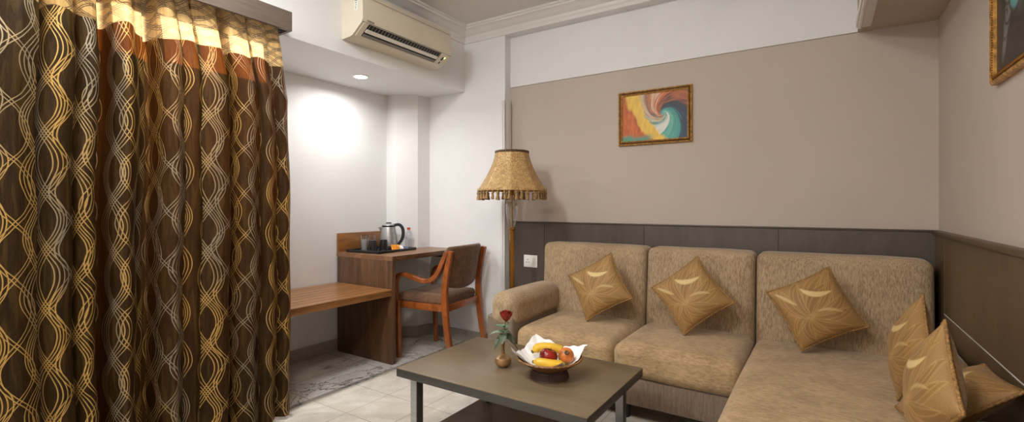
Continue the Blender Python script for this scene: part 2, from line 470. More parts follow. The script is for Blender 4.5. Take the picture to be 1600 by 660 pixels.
# left wall with the transom window opening behind the curtain
WY0, WY1, WZ0, WZ1 = 0.60, 1.335, 1.875, 2.11
bm = NB()
box(bm, (XL - T, YBk, 0), (XL, WY0, ZS)); box(bm, (XL - T, WY1, 0), (XL, YN + T, ZS)); box(bm, (XL - T, WY0, 0), (XL, WY1, WZ0))
struct('wall_left', bm, M['white'], smooth=False)
bm = NB()
for y0, y1 in ((WY0, WY0 + .03), (WY1 - .03, WY1)): box(bm, (XL - .09, y0, WZ0), (XL - .04, y1, WZ1))
box(bm, (XL - .09, WY0, WZ0), (XL - .04, WY1, WZ0 + .025)); 
wf = struct('window_1', bm, M['plastic'])
tag(obj('pane', bx((XL - .068, WY0 + .03, WZ0 + .025), (XL - .064, WY1 - .03, WZ1)), M['windowglass'], wf), kind='structure')
# bulkhead carrying the air conditioner
struct('wall_bulkhead', bx((XL - T, YBk, ZS), (XB, YN, ZC)), M['white'])
# end wall and niche surround
bm = NB(); box(bm, (XL - T, YN, 0), (XN, YN + T + .1, ZC)); struct('wall_end', bm, M['white'])
bm = NB(); box(bm, (XN, YN, ZN), (XT, YN + T + .1, ZC)); struct('wall_lintel', bm, M['white'])
struct('wall_back', bx((XN, YD, 0), (XR + T, YD + T, ZC)), M['beige'])
struct('wall_band', bx((XN, YD - 0.014, ZS), (XT, YD, ZN)), M['white'])
# pillar in the corner of the recess
bm = NB(); P = [(XL, 2.92), (-3.10, 2.92), (-2.965, 3.045), (-2.94, YN), (XL, YN)]
lo = [bm.verts.new((x, y, 0)) for x, y in P]; hi = [bm.verts.new((x, y, ZS)) for x, y in P]
bm.faces.new(lo); bm.faces.new(hi)
for i in range(5): j = (i + 1) % 5; bm.faces.new((lo[i], lo[j], hi[j], hi[i]))
struct('wall_pillar', bm, M['white'], smooth=False)
struct('wall_right', bx((XR, YBk, 0), (XR + T, YD, ZC)), M['beige'])
bm = NB()
box(bm, (XL - T, YBk - T, 0), (-2.0, YBk, ZC)); box(bm, (-.6, YBk - T, 0), (XR + T, YBk, ZC))
box(bm, (-2.0, YBk - T, 0), (-.6, YBk, .95)); box(bm, (-2.0, YBk - T, 2.15), (-.6, YBk, ZC))
struct('wall_behind', bm, M['beige'], smooth=False)
bm = NB()
for a, b_ in (((-2.0, .95), (-1.95, 2.15)), ((-.65, .95), (-.6, 2.15)), ((-1.325, 1.0), (-1.275, 2.10)), ((-1.95, .95), (-.65, 1.0)), ((-1.95, 2.10), (-.65, 2.15))):
    box(bm, (a[0], YBk - .08, a[1]), (b_[0], YBk - .03, b_[1]), .003)
wf = struct('window_added', bm, M['plastic'])  # unseen window, added to let in the daylight fill
for a, b_ in ((-1.95, -1.325), (-1.275, -.65)): tag(obj('pane', bx((a, YBk - .058, 1.0), (b_, YBk - .054, 2.10)), M['windowglass'], wf), kind='structure')
# lowered soffit on the right with its edge moulding
struct('ceiling_soffit', bx((XT, YBk, ZS), (XR, YD, ZC)), M['soffit'])
bm = NB()
box(bm, (XT - .012, YBk, ZS - .006), (XT + .006, YD - .11, ZS + .035), 0.004)
tube(bm, [(XT + .006, YBk, ZS - .002), (XT + .006, YD - .10, ZS - .002)], 0.011, 12)
box(bm, (XT + .012, YBk, ZS - .007), (XT + .05, YD - .10, ZS + .001), 0.002)
tube(bm, [(XT + .05, YBk, ZS - .002), (XT + .05, YD - .10, ZS - .002)], 0.005, 8)
struct('trim_2', bm, M['trim'])
# crown moulding, profile (out from wall, z)
prof = [(0, 2.512), (0.012, 2.512), (0.012, 2.535), (0.02, 2.545), (0.022, 2.565), (0.035, 2.57), (0.05, 2.585), (0.068, 2.596), (0.078, 2.60), (0.09, 2.602), (0.094, 2.612), (0.106, 2.616), (0.106, ZC), (0, ZC)]
def extr(bm, prof, f0, f1):
    A = [bm.verts.new(f0(d, z)) for d, z in prof]; B = [bm.verts.new(f1(d, z)) for d, z in prof]; n = len(prof)
    for i in range(n): j = (i + 1) % n; bm.faces.new((A[i], A[j], B[j], B[i]))
    bm.faces.new(A); bm.faces.new(B); return bm
struct('trim_3', extr(NB(), prof, lambda d, z: (XB + d, YBk, z), lambda d, z: (XB + d, YN - d, z)), M['trim'], angle=25)
struct('trim_4', extr(NB(), prof, lambda d, z: (XB + d, YN - d, z), lambda d, z: (XT, YN - d, z)), M['trim'], angle=25)
# corner casing at the niche edge
bm = NB()
box(bm, (XN - .035, YN - .010, 0), (XN + .010, YN, 1.99), 0.003); box(bm, (XN - .030, YN - .016, 0), (XN - .012, YN - .009, 1.988), 0.003)
box(bm, (XN, YN - .010, 0), (XN + .010, YD - .02, 1.99), 0.003)
struct('trim_5', bm, M['trim'])
# skirting
H = 0.095
bm = NB(); box(bm, (XL, 1.0, 0), (XL + .012, 2.92, H)); struct('baseboard_left', bm, M['skirt'])
bm = NB(); Q = [(XL, 2.908), (-3.094, 2.908), (-2.954, 3.038), (-2.927, YN - .012)]
for (x0, y0), (x1, y1) in zip(Q, Q[1:]):
    v = [bm.verts.new((x0, y0, 0)), bm.verts.new((x1, y1, 0)), bm.verts.new((x1, y1, H)), bm.verts.new((x0, y0, H))]; bm.faces.new(v)
    v2 = [bm.verts.new((x0, y0, H)), bm.verts.new((x1, y1, H)), bm.verts.new((x1 - .02, y1 + .01, H)), bm.verts.new((x0 - .02, y0 + .01, H))]; bm.faces.new(v2)
struct('baseboard_pillar', bm, M['skirt'], smooth=False)
struct('baseboard_end', bx((-2.94, YN - .012, 0), (XN - .035, YN, H)), M['skirt'])
# wainscot panels
bm = NB(); xs = [XN + .012, -1.815, -1.03, -0.22, XR - .014]
for a, b_ in zip(xs, xs[1:]): box(bm, (a + .0008, YD - .016, 0), (b_ - .0008, YD, 1.012), 0.001, 1)
box(bm, (XN + .012, YD - .024, 1.012), (XR - .014, YD, 1.022), 0.002)
struct('wall_back_wainscot', bm, M['wains'])
M['wains_warm_lit'] = wood('taupe_laminate_warm_lit', (84, 66, 46), (100, 80, 56), 0.42, (1, 1, 0.25), 4)  # taupe wainscot with the warm light on this wall put into its colour
bm = NB()
box(bm, (XR - .012, YBk, 0), (XR, YD, 1.012))
for (y0, y1, z0, z1) in ((3.025, YD, 0, 1.0), (YBk, 3.021, 0.634, 1.0), (YBk, 3.021, 0, 0.630)):
    box(bm, (XR - .018, y0, z0), (XR - .011, y1, z1), 0.0015, 1)
box(bm, (XR - .030, YBk, 1.0), (XR, YD, 1.022), 0.003)
struct('wall_right_wainscot', bm, M['wains_warm_lit'])
struct('trim_6', bx((XR - .0195, YBk, .6305), (XR - .017, 3.022, .6335)), M['trim'])

# ------------------------------------------------------------------ lamps that light the room
for x, y, wt, colr in PANELS:
    t = thing('unseen_ceiling_light', 'unseen round opal dome light on the white ceiling', 'ceiling light', (x, y, ZC), group='ceiling lights')
    obj('mount', lathe(NB(), [(.165, -.02), (.175, -.018), (.178, 0)], (x, y, ZC), 48), M['plastic'], t)
    dome = [(.165 * math.cos(q * PI / 20), -.02 - .075 * math.sin(q * PI / 20)) for q in range(10)] + [(.001, -.095)]
    obj('dome', lathe(NB(), dome, (x, y, ZC), 40, cap=False), emis('opal_glow', colr, wt), t)
for i, (x, y, wt) in enumerate(DOWN):
    t = thing('downlight', ('round white recessed downlight lit above the wooden bench', 'round recessed downlight of the left recess, behind the curtain')[i], 'downlight', (x, y, ZS))
    obj('rim', lathe(NB(), [(.044, -.001), (.048, -.006), (.058, -.006), (.062, -.001), (.062, 0), (.044, 0)], (x, y, ZS), 40, cap=False), M['plastic'], t)
    obj('lens', lathe(NB(), [(.047, -.0045), (.047, 0)], (x, y, ZS), 32), M['lens'], t)
    light('downlight_lamp', 'AREA', (x, y, ZS - .012), wt, (1, .99, .985), shape='DISK', size=0.06, spread=math.radians(165))

# ------------------------------------------------------------------ coffee table
TZ = 0.42
t = thing('coffee_table', 'low rectangular grey-brown coffee table with steel-sided legs in front of the sofa', 'coffee table', (-1.14, 1.81, 0))
x0, x1, y0, y1 = -1.603, -.675, 1.51, 2.115
obj('tabletop', bx((x0, y0, TZ - .004), (x1, y1, TZ), 0.0015), M['table'], t)
obj('top_edge', bx((x0 + .0005, y0 + .0005, TZ - .038), (x1 - .0005, y1 - .0005, TZ - .004), 0.001), M['tedge'], t, label='darker slate coloured edge')
for lx in (x0 + .07, x1 - .107):
    for ly in (y0 + .02, y1 - .06):
        lg = obj('leg', bx((lx, ly, 0), (lx + .037, ly + .04, TZ - .038), 0.001), M['tedge'], t)
        obj('steel_facing', bx((lx + .001, ly - .0015, 0.001), (lx + .036, ly + .0005, TZ - .039)), M['steel'], lg, label='brushed steel strip')
M['shelf'] = wood('shelf_laminate', (84, 66, 50), (98, 78, 60), 0.4, (0.4, 1.6, 1), 6)
obj('shelf', bx((x0 + .045, y0 + .045, .075), (x1 - .045, y1 - .012, .098), 0.002), M['shelf'], t)

# ------------------------------------------------------------------ sectional sofa
t = thing('sectional_sofa', 'L-shaped beige chenille sectional sofa with chaise along the panelled walls', 'sofa', (-.62, 2.8, 0))
SX = (-1.565, -.95, -.32, .472)
obj('base', bx((-1.57, 2.455, .09), (-.30, 3.2, .236), 0.012), M['sofa_base'], t)
obj('chaise_base', bx((-.305, 1.22, .09), (.475, 3.2, .236), 0.012), M['sofa_base'], t)
for px, py in ((-1.5, 2.52), (-.9, 2.52), (-1.5, 3.12), (.4, 3.12), (.4, 1.3), (-.24, 1.3)):
    obj('foot', lathe(NB(), [(.022, 0), (.028, .09)], (px, py, 0), 16), M['black'], t)
obj('seat_cushion', softbox((SX[0], 2.43, .238), (SX[1] - .003, 3.03, .412), 0.055, 22, (0.004, .004, .012), 0.0022, 1), M['sofa_seat'], t)
obj('seat_cushion', softbox((SX[1] + .003, 2.43, .238), (SX[2] - .003, 3.03, .412), 0.055, 22, (0.004, .004, .012), 0.0022, 2), M['sofa_seat'], t)
obj('chaise_cushion', softbox((SX[2] + .003, 1.20, .238), (SX[3] + .005, 3.03, .402), 0.05, 30, (0.004, .004, .010), 0.002, 3), M['sofa_seat'], t)
for i, (a, b_) in enumerate(((-1.705, -.953), (-.947, -.323), (-.317, .457))):
    bm = softbox((a, 3.0, .30), (b_, 3.19, .878), 0.042, 20, (0.0, .012, .004), 0.0012, 10 + i)
    for v in bm.verts:
        v.co.y += (v.co.z - .41) * 0.10
        v.co.y = min(v.co.y, YD - .026)
        if i == 0 and v.co.x < a + .2: v.co.x += -(v.co.z - .6) * 0.03
    obj('backrest', bm, M['sofa'], t)
obj('arm_box', bx((-1.762, 2.415, .09), (-1.568, 3.16, .468), 0.018, 3), M['taupe'], t, label='taupe leatherette arm side')
bm = softbox((-1.745, 2.405, .395), (-1.558, 3.05, .605), 0.07, 20, (0.004, .004, .008), 0.0015, 5)
obj('arm_pad', bm, M['sofa'], t)
bm = softbox((.335, 2.435, .38), (.476, 3.03, .55), 0.045, 16, (.004, .004, .006), 0.001, 6); obj('side_bolster', bm, M['sofa'], t)
bm = softbox((.335, 1.20, .38), (.476, 1.86, .55), 0.05, 16, (.004, .004, .01), 0.001, 7); obj('side_bolster', bm, M['sofa'], t)

# ------------------------------------------------------------------ throw cushions
def cushion_mesh():
    N = 120; HS = 0.158
    def shape(u, v):
        k = 0.075
        x = HS * u * (1 - k * (1 - u * u) * 0 - k * (1 - v * v) * (-0.0) - k * (1 - v ** 2) * abs(u) ** 3)
        y = HS * v * (1 - k * (1 - u ** 2) * abs(v) ** 3)
        return x, y
    def thick(u, v):
        a = max(0, 1 - abs(u) ** 2.3); b_ = max(0, 1 - abs(v) ** 2.3)
        return 0.058 * (a * b_) ** 0.5 + .004 * math.sin(5 * u + 2) * math.sin(4 * v) * a * b_
    bm = NB(); front = {}; back = {}
    for i in range(N + 1):
        for j in range(N + 1):
            u = -1 + 2 * i / N; v = -1 + 2 * j / N; x, y = shape(u, v); h = thick(u, v)
            front[i, j] = bm.verts.new((x, y, h))
    nf = (N + 1) ** 2
    for i in range(0, N + 1, 4):
        for j in range(0, N + 1, 4):
            u = -1 + 2 * i / N; v = -1 + 2 * j / N; x, y = shape(u, v); back[i, j] = bm.verts.new((x, y, -thick(u, v) * .95))
    for i in range(N):
        for j in range(N): bm.faces.new((front[i, j], front[i + 1, j], front[i + 1, j + 1], front[i, j + 1]))
    bm2 = NB()
    for k, p in back.items(): back[k] = bm2.verts.new(p.co)
    for p in list(bm.verts)[nf:]: bm.verts.remove(p)
    for i in range(0, N, 4):
        for j in range(0, N, 4): bm2.faces.new((back[i, j], back[i, j + 4], back[i + 4, j + 4], back[i + 4, j]))
    # piping
    loop = []
    for k in range(60): loop.append(shape(-1 + 2 * k / 60, -1))
    for k in range(60): loop.append(shape(1, -1 + 2 * k / 60))
    for k in range(60): loop.append(shape(1 - 2 * k / 60, 1))
    for k in range(60): loop.append(shape(-1, 1 - 2 * k / 60))
    bm3 = tube(NB(), [(x * 1.01, y * 1.01, 0.0012 * math.sin(i * 1.7)) for i, (x, y) in enumerate(loop)], 0.0055, 8, closed=True)
    # pattern on the front
    g = np.linspace(-1, 1, N + 1); U, V = np.meshgrid(g, g, indexing='ij'); U = U.ravel(); V = V.ravel()
    base = np.tile(np.array(lin((160, 122, 70))), (U.size, 1)).astype(float)
    fine = 0.5 + 0.5 * np.sin(120 * (U * .6 + V * .8)); base *= (0.94 + 0.08 * fine)[:, None]
    dark = np.array(lin((136, 98, 48))); bright = np.array(lin((220, 194, 134))); mid = np.array(lin((152, 110, 54))); line = np.array(lin((200, 162, 98)))
    def leaf(p0, p1, p2, wd, col, amt=1.0, hatch=True):
        best = np.full(U.size, 9.0); bt = np.zeros(U.size)
        for s in np.linspace(0, 1, 70):
            x = (1 - s) ** 2 * p0[0] + 2 * s * (1 - s) * p1[0] + s * s * p2[0]
            y = (1 - s) ** 2 * p0[1] + 2 * s * (1 - s) * p1[1] + s * s * p2[1]
            d = np.hypot(U - x, V - y); k = d < best; best[k] = d[k]; bt[k] = s
        wloc = wd * np.sin(np.pi * np.clip(bt, 0, 1)) ** 0.75 + 1e-4
        inside = smoothstep(0.02, -0.015, best - wloc)
        hh = (0.72 + 0.28 * np.sin(best * 210)) if hatch else 1
        a = (inside * amt * hh)[:, None]
        base[:] = base * (1 - a) + col * a
        rim = np.exp(-((best - wloc) / 0.016) ** 2) * (wloc > .01) * 0.45
        base[:] = base * (1 - rim[:, None]) + line * rim[:, None]
    c0 = (-0.30, -0.22)
    for p1, p2, wd, col in [((.05, .75), (.80, .98), .20, mid), ((-.05, .35), (.95, .55), .20, dark), ((.35, -.25), (.75, .75), .17, mid), ((.45, -.35), (1.0, .15), .15, dark),
                            ((.25, -.55), (.98, -.35), .16, mid), ((-.05, -.75), (.70, -.95), .18, dark), ((-.45, -.65), (.10, -1.0), .15, mid),
                            ((-.70, -.45), (-.50, -1.0), .15, dark), ((-.55, -.02), (-1.0, -.60), .14, mid), ((-.35, .25), (-1.0, .10), .16, dark),
                            ((-.75, .15), (-.70, .98), .19, mid), ((-.55, .45), (-.10, 1.0), .17, dark), ((.65, .1), (.98, .95), .10, dark)]:
        leaf(c0, p1, p2, wd, col, .85)
        leaf(c0, (p1[0] * 1.05, p1[1] * .95), (p2[0] * .9, p2[1] * .9), wd * .45, (dark + mid) * .46 if col is mid else mid, .5)
    leaf((-.12, .72), (.02, .25), (.66, .30), .085, bright, 1.0, False)
    leaf((-.85, .86), (-.66, .55), (-.45, .25), .05, bright * .85, .8, False)
    leaf((-.05, -.12), (.3, -.10), (.62, -.42), .035, bright * .8, .7, False)
    base *= (0.97 + 0.06 * np.sin(U * 300) * np.sin(V * 300))[:, None]
    return bm, bm2, bm3, base
cb, cb2, cb3, tone = cushion_mesh()
def make_cushion(label, loc, rotm, group=None):
    o = bpy.data.objects.new('throw_cushion', None); S.collection.objects.link(o)
    o.matrix_world = Matrix.Translation(loc) @ rotm.to_4x4(); o.empty_display_size = .05
    WM[o.name] = Matrix.Translation(loc) @ rotm.to_4x4()
    return tag(o, label, 'cushion', group)
def rot_axes(e1, e2):
    e1 = Vector(e1).normalized(); e2 = Vector(e2); e2 = (e2 - e1 * e1.dot(e2)).normalized(); e3 = e1.cross(e2)
    return Matrix((e1, e2, e3)).transposed()
def inplane(R, deg):
    return R @ Matrix.Rotation(math.radians(deg), 3, 'Z')
lean = rot_axes((1, 0, 0), (0, .35, 1))
lean = lean  # normal of the front face points to the room (-Y)
first = make_cushion('gold leaf-patterned cushion leaning on the left sofa back', (-1.18, 2.818, .637), inplane(lean, 32), 'gold leaf cushions')
first_parts = [obj('cover', cb, M['cushion'], first, local=True, angle=180), obj('back_cover', cb2, M['cushback'], first, local=True, angle=180, label='plain brown velvet back'),
               obj('piping', cb3, M['piping'], first, local=True, angle=180)]
set_tone(first_parts[0].data, tone)
def copy_cushion(label, loc, R):
    r = make_cushion(label, loc, R, 'gold leaf cushions')
    for ch in first_parts:
        c = ch.copy(); S.collection.objects.link(c); c.parent = r
copy_cushion('gold leaf-patterned cushion leaning on the middle sofa back', (-.624, 2.814, .642), inplane(lean, 40))
copy_cushion('gold leaf-patterned cushion leaning on the chaise back by the corner', (-.03, 2.850, .628), inplane(rot_axes((1, .10, 0), (0, .34, 1)), 28.5))
side = rot_axes((.35, -1, .0), (.28, .0, 1))
copy_cushion('gold cushion standing edge-on beside the chaise, the farther of two', (.276, 2.305, .618), inplane(rot_axes((.18, -1, 0), (.20, 0, 1)), 47) * .9)
copy_cushion('gold cushion standing edge-on at the chaise, nearest of all cushions', (.266, 1.82, .617), inplane(rot_axes((.15, -1, 0), (.16, 0, 1)), 47) * .9)
copy_cushion('gold cushion lying tilted against the right wall panelling', (.350, 2.055, .523), inplane(rot_axes((.03, -1, .0), (1, 0, .8)), 3) * .95)

# ------------------------------------------------------------------ bench
t = thing('luggage_bench', 'brown slatted wooden bench along the left wall beside the desk', 'bench', (-2.9, 1.8, 0))
bm = NB(); by0, by1 = 1.05, 2.398
box(bm, (-3.215, by0, .498), (-2.59, by1, .534), 0.002)
n = 8; wv = (3.215 - 2.59) / n
for k in range(n): box(bm, (-3.215 + k * wv + .004, by0, .533), (-3.215 + (k + 1) * wv - (.004 if k < n - 1 else 0), by1, .544), 0.0015, 1)
obj('slatted_top', bm, M['bench'], t)
obj('support_panel', bx((-3.205, by0, 0), (-2.62, by0 + .035, .498), 0.002), M['walnut'], t)

# ------------------------------------------------------------------ desk
t = thing('writing_desk', 'walnut laminate writing desk with side panel in the corner by the pillar', 'desk', (-2.9, 2.75, 0))
obj('side_panel', bx((-3.205, 2.40, 0), (-2.59, 2.436, .748), 0.002), M['walnut'], t)
bm = NB()
pts = [(-3.215, 2.40), (-2.588, 2.40), (-2.588, 3.155), (-2.91, 3.155), (-2.95, 3.03), (-3.09, 2.905), (-3.215, 2.905)]
lo = [bm.verts.new((x, y, .748)) for x, y in pts]; hi = [bm.verts.new((x, y, .780)) for x, y in pts]
bm.faces.new(lo); bm.faces.new(hi)
for i in range(len(pts)): j = (i + 1) % len(pts); bm.faces.new((lo[i], lo[j], hi[j], hi[i]))
obj('desktop', bm, M['walnut_top'], t, smooth=False)
obj('front_edge', bx((-2.590, 2.40, .745), (-2.584, 3.155, .781), 0.001), M['walnut'], t)
obj('backsplash', bx((-3.216, 2.402, .781), (-3.198, 2.90, .928), 0.002), M['bench'], t)
obj('wall_cleat', bx((-2.90, 3.13, .70), (-2.61, 3.155, .748), 0.002), M['walnut'], t)

# ------------------------------------------------------------------ armchair at the desk
rz = math.radians(186.8); cl = (-2.512, 2.822, 0)
t = thing('desk_armchair', 'reddish wooden armchair with brown suede seat and back pulled up to the desk', 'chair', cl, (0, 0, rz))
rear = catmull([(-.275, 0), (-.235, .22), (-.212, .43), (-.216, .60), (-.262, .82)], 8)
arm = catmull([(-.232, .815), (-.185, .72), (-.135, .635), (-.05, .592), (.07, .612), (.165, .632), (.215, .610), (.235, .555), (.232, .48), (.222, .415)], 8)
for s in (1, -1):
    y0, y1 = (.222, .256) if s > 0 else (-.256, -.222)
    obj('rear_leg', strip(NB(), rear, y0, y1, lambda q: .036 + .012 * math.sin(PI * q)), M['chairwood'], t, local=True)
    obj('front_leg', strip(NB(), [(.205, 0), (.212, .2), (.218, .43)], y0, y1, lambda q: .030 + .012 * q), M['chairwood'], t, local=True)
    obj('armrest', strip(NB(), arm, y0 - .002, y1 + .002, lambda q: .034 - .004 * q), M['chairwood'], t, local=True)
bm = NB()
for s in (1, -1): box(bm, (-.21, s * .218 - .012, .375), (.21, s * .218 + .012, .425), 0.003)
box(bm, (.195, -.222, .375), (.22, .222, .425), 0.003); box(bm, (-.222, -.222, .375), (-.198, .222, .425), 0.003)
obj('seat_rail', bm, M['chairwood'], t, local=True)
bm = softbox((-.20, -.222, .42), (.235, .222, .485), 0.026, 14, (0, 0, .014))
obj('seat', bm, M['chairfab'], t, local=True)
bm = softbox((-.018, -.222, -.145), (.018, .222, .145), 0.016, 18, (.006, 0, 0))
for v in bm.verts:
    yy = v.co.y / .222
    v.co.z += -.028 * (1 - yy * yy) * (v.co.z < 0) * min(1, abs(v.co.z) / .1) + .014 * (1 - yy * yy) * (v.co.z > 0) * min(1, v.co.z / .1)
    v.co.x += -.045 * (1 - yy * yy) + .02
    x, z = v.co.x, v.co.z; a = math.radians(10)
    v.co.x = x * math.cos(a) - z * math.sin(a) - .222; v.co.z = x * math.sin(a) + z * math.cos(a) + .70
obj('backrest', bm, M['chairfab'], t, local=True)

# ------------------------------------------------------------------ things on the desk
DZ = .780
tr = thing('serving_tray', 'black rectangular tray on the desk holding kettle and glasses', 'tray', (-2.99, 2.665, DZ + .0008), (0, 0, math.radians(4)))
bm = NB(); hx, hy = .175, .215
box(bm, (-hx, -hy, 0), (hx, hy, .006), 0.002)
for a, b_ in (((-hx, -hy), (hx, -hy + .012)), ((-hx, hy - .012), (hx, hy)), ((-hx, -hy), (-hx + .012, hy)), ((hx - .012, -hy), (hx, hy))):
    box(bm, (a[0], a[1], 0), (b_[0], b_[1], .020), 0.003)
obj('tray_body', bm, M['black'], tr, local=True)
TZ2 = DZ + .0075
k = thing('electric_kettle', 'brushed steel electric kettle with black handle on the tray', 'kettle', (-3.035, 2.775, TZ2), (0, 0, math.radians(38)))
obj('power_base', lathe(NB(), [(.070, 0), (.074, .006), (.070, .016)], n=40), M['lidblack'], k, local=True)
obj('body', lathe(NB(), [(.066, .017), (.0735, .022), (.074, .035), (.068, .10), (.058, .165), (.053, .185)], n=48), M['steel'], k, local=True)
obj('collar', lathe(NB(), [(.0545, .182), (.056, .188), (.053, .196), (.040, .198)], n=40), M['lidblack'], k, local=True)
lid = obj('lid', lathe(NB(), [(.052, .196), (.046, .203), (.025, .210), (.002, .211)], n=40), M['steel'], k, local=True)
obj('lid_knob', softbox((-.022, -.008, .208), (.022, .008, .220), .005, 5), M['lidblack'], lid, local=True)
obj('handle', strip(NB(), catmull([(.045, .196), (.085, .200), (.112, .175), (.120, .125), (.108, .075), (.078, .035), (.066, .030)], 7), -.011, .011, lambda q: .026 - .008 * abs(q - .4), .005), M['lidblack'], k, local=True)
bm = NB(); A = [(-.050, -.022, .13), (-.050, .022, .13), (-.088, .0, .178), (-.060, -.024, .180), (-.060, .024, .180)]
vs = [bm.verts.new(p) for p in A]
for f in ((0, 1, 2), (0, 2, 3), (1, 4, 2), (2, 4, 3), (0, 3, 4, 1)): bm.faces.new([vs[i] for i in f])
obj('spout', bm, M['steel'], k, local=True, smooth=False)
# tumblers
def tumbler(x, y, label):
    g = thing('glass_tumbler', label, 'glass', (x, y, TZ2), group='glass tumblers on the tray')
    obj('glass_body', lathe(NB(), [(.001, .0), (.026, 0), (.028, .003), (.0325, .118), (.0315, .118), (.027, .012), (.001, .010)], n=32, cap=False), M['tumbler'], g, local=True)
    return g
tumbler(-3.108, 2.575, 'clear glass tumbler on the tray, leftmost in front')
tumbler(-3.108, 2.658, 'clear glass tumbler on the tray, behind the black mugs')
pc = tag(obj('paper_card', box(NB(), (-.001, -.026, 0), (.001, .026, .085), mat=Matrix.Translation((-3.147, 2.615, TZ2))), M['sachet_w']), 'white paper card standing behind the glass tumblers', 'card')
def mug(x, y, a, label):
    g = thing('black_mug', label, 'mug', (x, y, TZ2), (0, 0, a), group='black mugs on the tray')
    obj('mug_body', lathe(NB(), [(.001, .088), (.024, .088), (.028, .085), (.037, 0), (.034, 0), (.026, .08), (.001, .082)], n=32, cap=False), M['black'], g, local=True)
    obj('handle', tube(NB(), catmull([(.030, 0, .070), (.050, 0, .066), (.057, 0, .045), (.050, 0, .024), (.035, 0, .018)], 6), .0045, 8), M['black'], g, local=True)
mug(-2.965, 2.545, -1.0, 'upturned black ceramic mug on the tray, nearer the bench')
mug(-2.945, 2.64, -.8, 'upturned black ceramic mug on the tray, next to the orange sachet')
def sachet(nm, x, y, m, label, w_=.055, h_=.05, tilt=.9, rz_=.6):
    mt = Matrix.Translation((x, y, TZ2 + .004)) @ Matrix.Rotation(rz_, 4, 'Z') @ Matrix.Rotation(-tilt, 4, 'X')
    bm = softbox((-w_ / 2, 0, -.003), (w_ / 2, h_, .003), .0025, 6, (0, 0, .002))
    bm.transform(mt @ Matrix.Rotation(0, 4, 'X'))
    lo = min(v.co.z for v in bm.verts); bmesh.ops.translate(bm, verts=bm.verts[:], vec=(0, 0, TZ2 - lo + .0003))
    return tag(obj(nm, bm, m), label, 'sachet')
sachet('coffee_sachet', -2.872, 2.705, M['sachet_o'], 'orange and brown coffee sachet propped at the tray front', .07, .05, -1.0, 1.25)
sachet('sugar_sachet', -2.868, 2.765, M['sachet_w'], 'white sachet propped next to the orange one', .045, .045, -.8, 1.4)
sachet('tea_sachet', -2.875, 2.825, M['sachet_b'], 'blue and black sachet lying at the tray end', .06, .03, -.35, 1.5)
b_ = thing('water_bottle', 'clear plastic water bottle with orange cap on the desk by the wall', 'bottle', (-2.985, 2.955, DZ + .0005))
rfb = lambda a, z: 1 + (0.02 * math.sin(z * 420) if .02 < z < .12 else 0)
obj('bottle_body', lathe(NB(), [(.001, 0), (.028, .0), (.031, .004)] + [(.031, .004 + i * .004) for i in range(1, 30)] + [(.029, .128), (.022, .142), (.013, .152), (.012, .160)], n=28, rf=rfb), M['pet'], b_, local=True)
obj('cap', lathe(NB(), [(.0135, .158), (.0145, .160), (.0145, .176), (.013, .178)], n=24), M['capor'], b_, local=True)

# ------------------------------------------------------------------ floor lamp
LX, LY = -1.888, 2.90
t = thing('floor_lamp', 'gilt standard lamp with fringed gold bell shade behind the sofa arm', 'floor lamp', (LX, LY, 0))
obj('base', lathe(NB(), [(.115, 0), (.120, .006), (.115, .018), (.06, .032), (.03, .05), (.022, .07)], n=48), M['gold'], t, local=True)
obj('pole', lathe(NB(), [(.020, .06), (.0185, .08), (.0185, .97), (.023, .975), (.023, .985), (.015, .99)], n=10), M['gold'], t, local=True, smooth=False)
obj('crystal', lathe(NB(), [(.014, .988), (.020, .995), (.034, 1.05), (.044, 1.11), (.047, 1.145), (.040, 1.165), (.026, 1.175), (.030, 1.19), (.018, 1.20)], n=12), M['crystal'], t, local=True, smooth=False)
obj('rod', lathe(NB(), [(.005, .99), (.005, 1.22), (.014, 1.225), (.014, 1.28), (.004, 1.285), (.004, 1.53)], n=12), M['gold'], t, local=True)
obj('bulb', lathe(NB(), [(.010, 1.28), (.028, 1.32), (.030, 1.35), (.018, 1.38), (.001, 1.385)], n=20), M['plastic'], t, local=True)
def facet(a, z, n=8):
    q = (a + .25) % (2 * PI / n) - PI / n
    return 1 - .6 * (1 - math.cos(PI / n) / math.cos(q))
sp = []
for i in range(17):
    q = i / 16; sp.append((.122 + (.252 - .122) * (q ** 1.55), 1.538 - .278 * q))
bm = lathe(NB(), sp, n=128, cap=False, rf=facet)
bm2 = sp[::-1]
sh = obj('lamp_shade', lathe(bm, [(r - .003, z) for r, z in sp], n=128, cap=False, rf=facet), M['shade'], t, local=True)
obj('top_braid', lathe(NB(), [(.1225, 1.527), (.1255, 1.529), (.1255, 1.542), (.1225, 1.544)], n=64, cap=False, rf=facet), M['braid'], sh, local=True, label='dark braid along the top rim')
obj('bottom_braid', lathe(NB(), [(.250, 1.252), (.2555, 1.255), (.2545, 1.268), (.248, 1.270)], n=128, cap=False, rf=lambda a, z: facet(a, z) * (1 + .003 * math.sin(a * 90))), M['shade'], sh, local=True)
bm = NB()
for a in (0, 2 * PI / 3, 4 * PI / 3): tube(bm, [(0, 0, 1.53), (.121 * math.cos(a), .121 * math.sin(a), 1.53)], .002, 6)
obj('spider', bm, M['gold'], sh, local=True)
bm = lathe(NB(), [(.004, 0), (.005, -.008), (.010, -.014), (.0105, -.022), (.006, -.027), (.0085, -.031), (.0125, -.060), (.0135, -.064), (.001, -.064)], n=14, rf=lambda a, z: 1 + (.12 * math.sin(a * 7) if z < -.03 else 0))
tas = obj('tassel', bm, M['fringe'], sh, local=True)
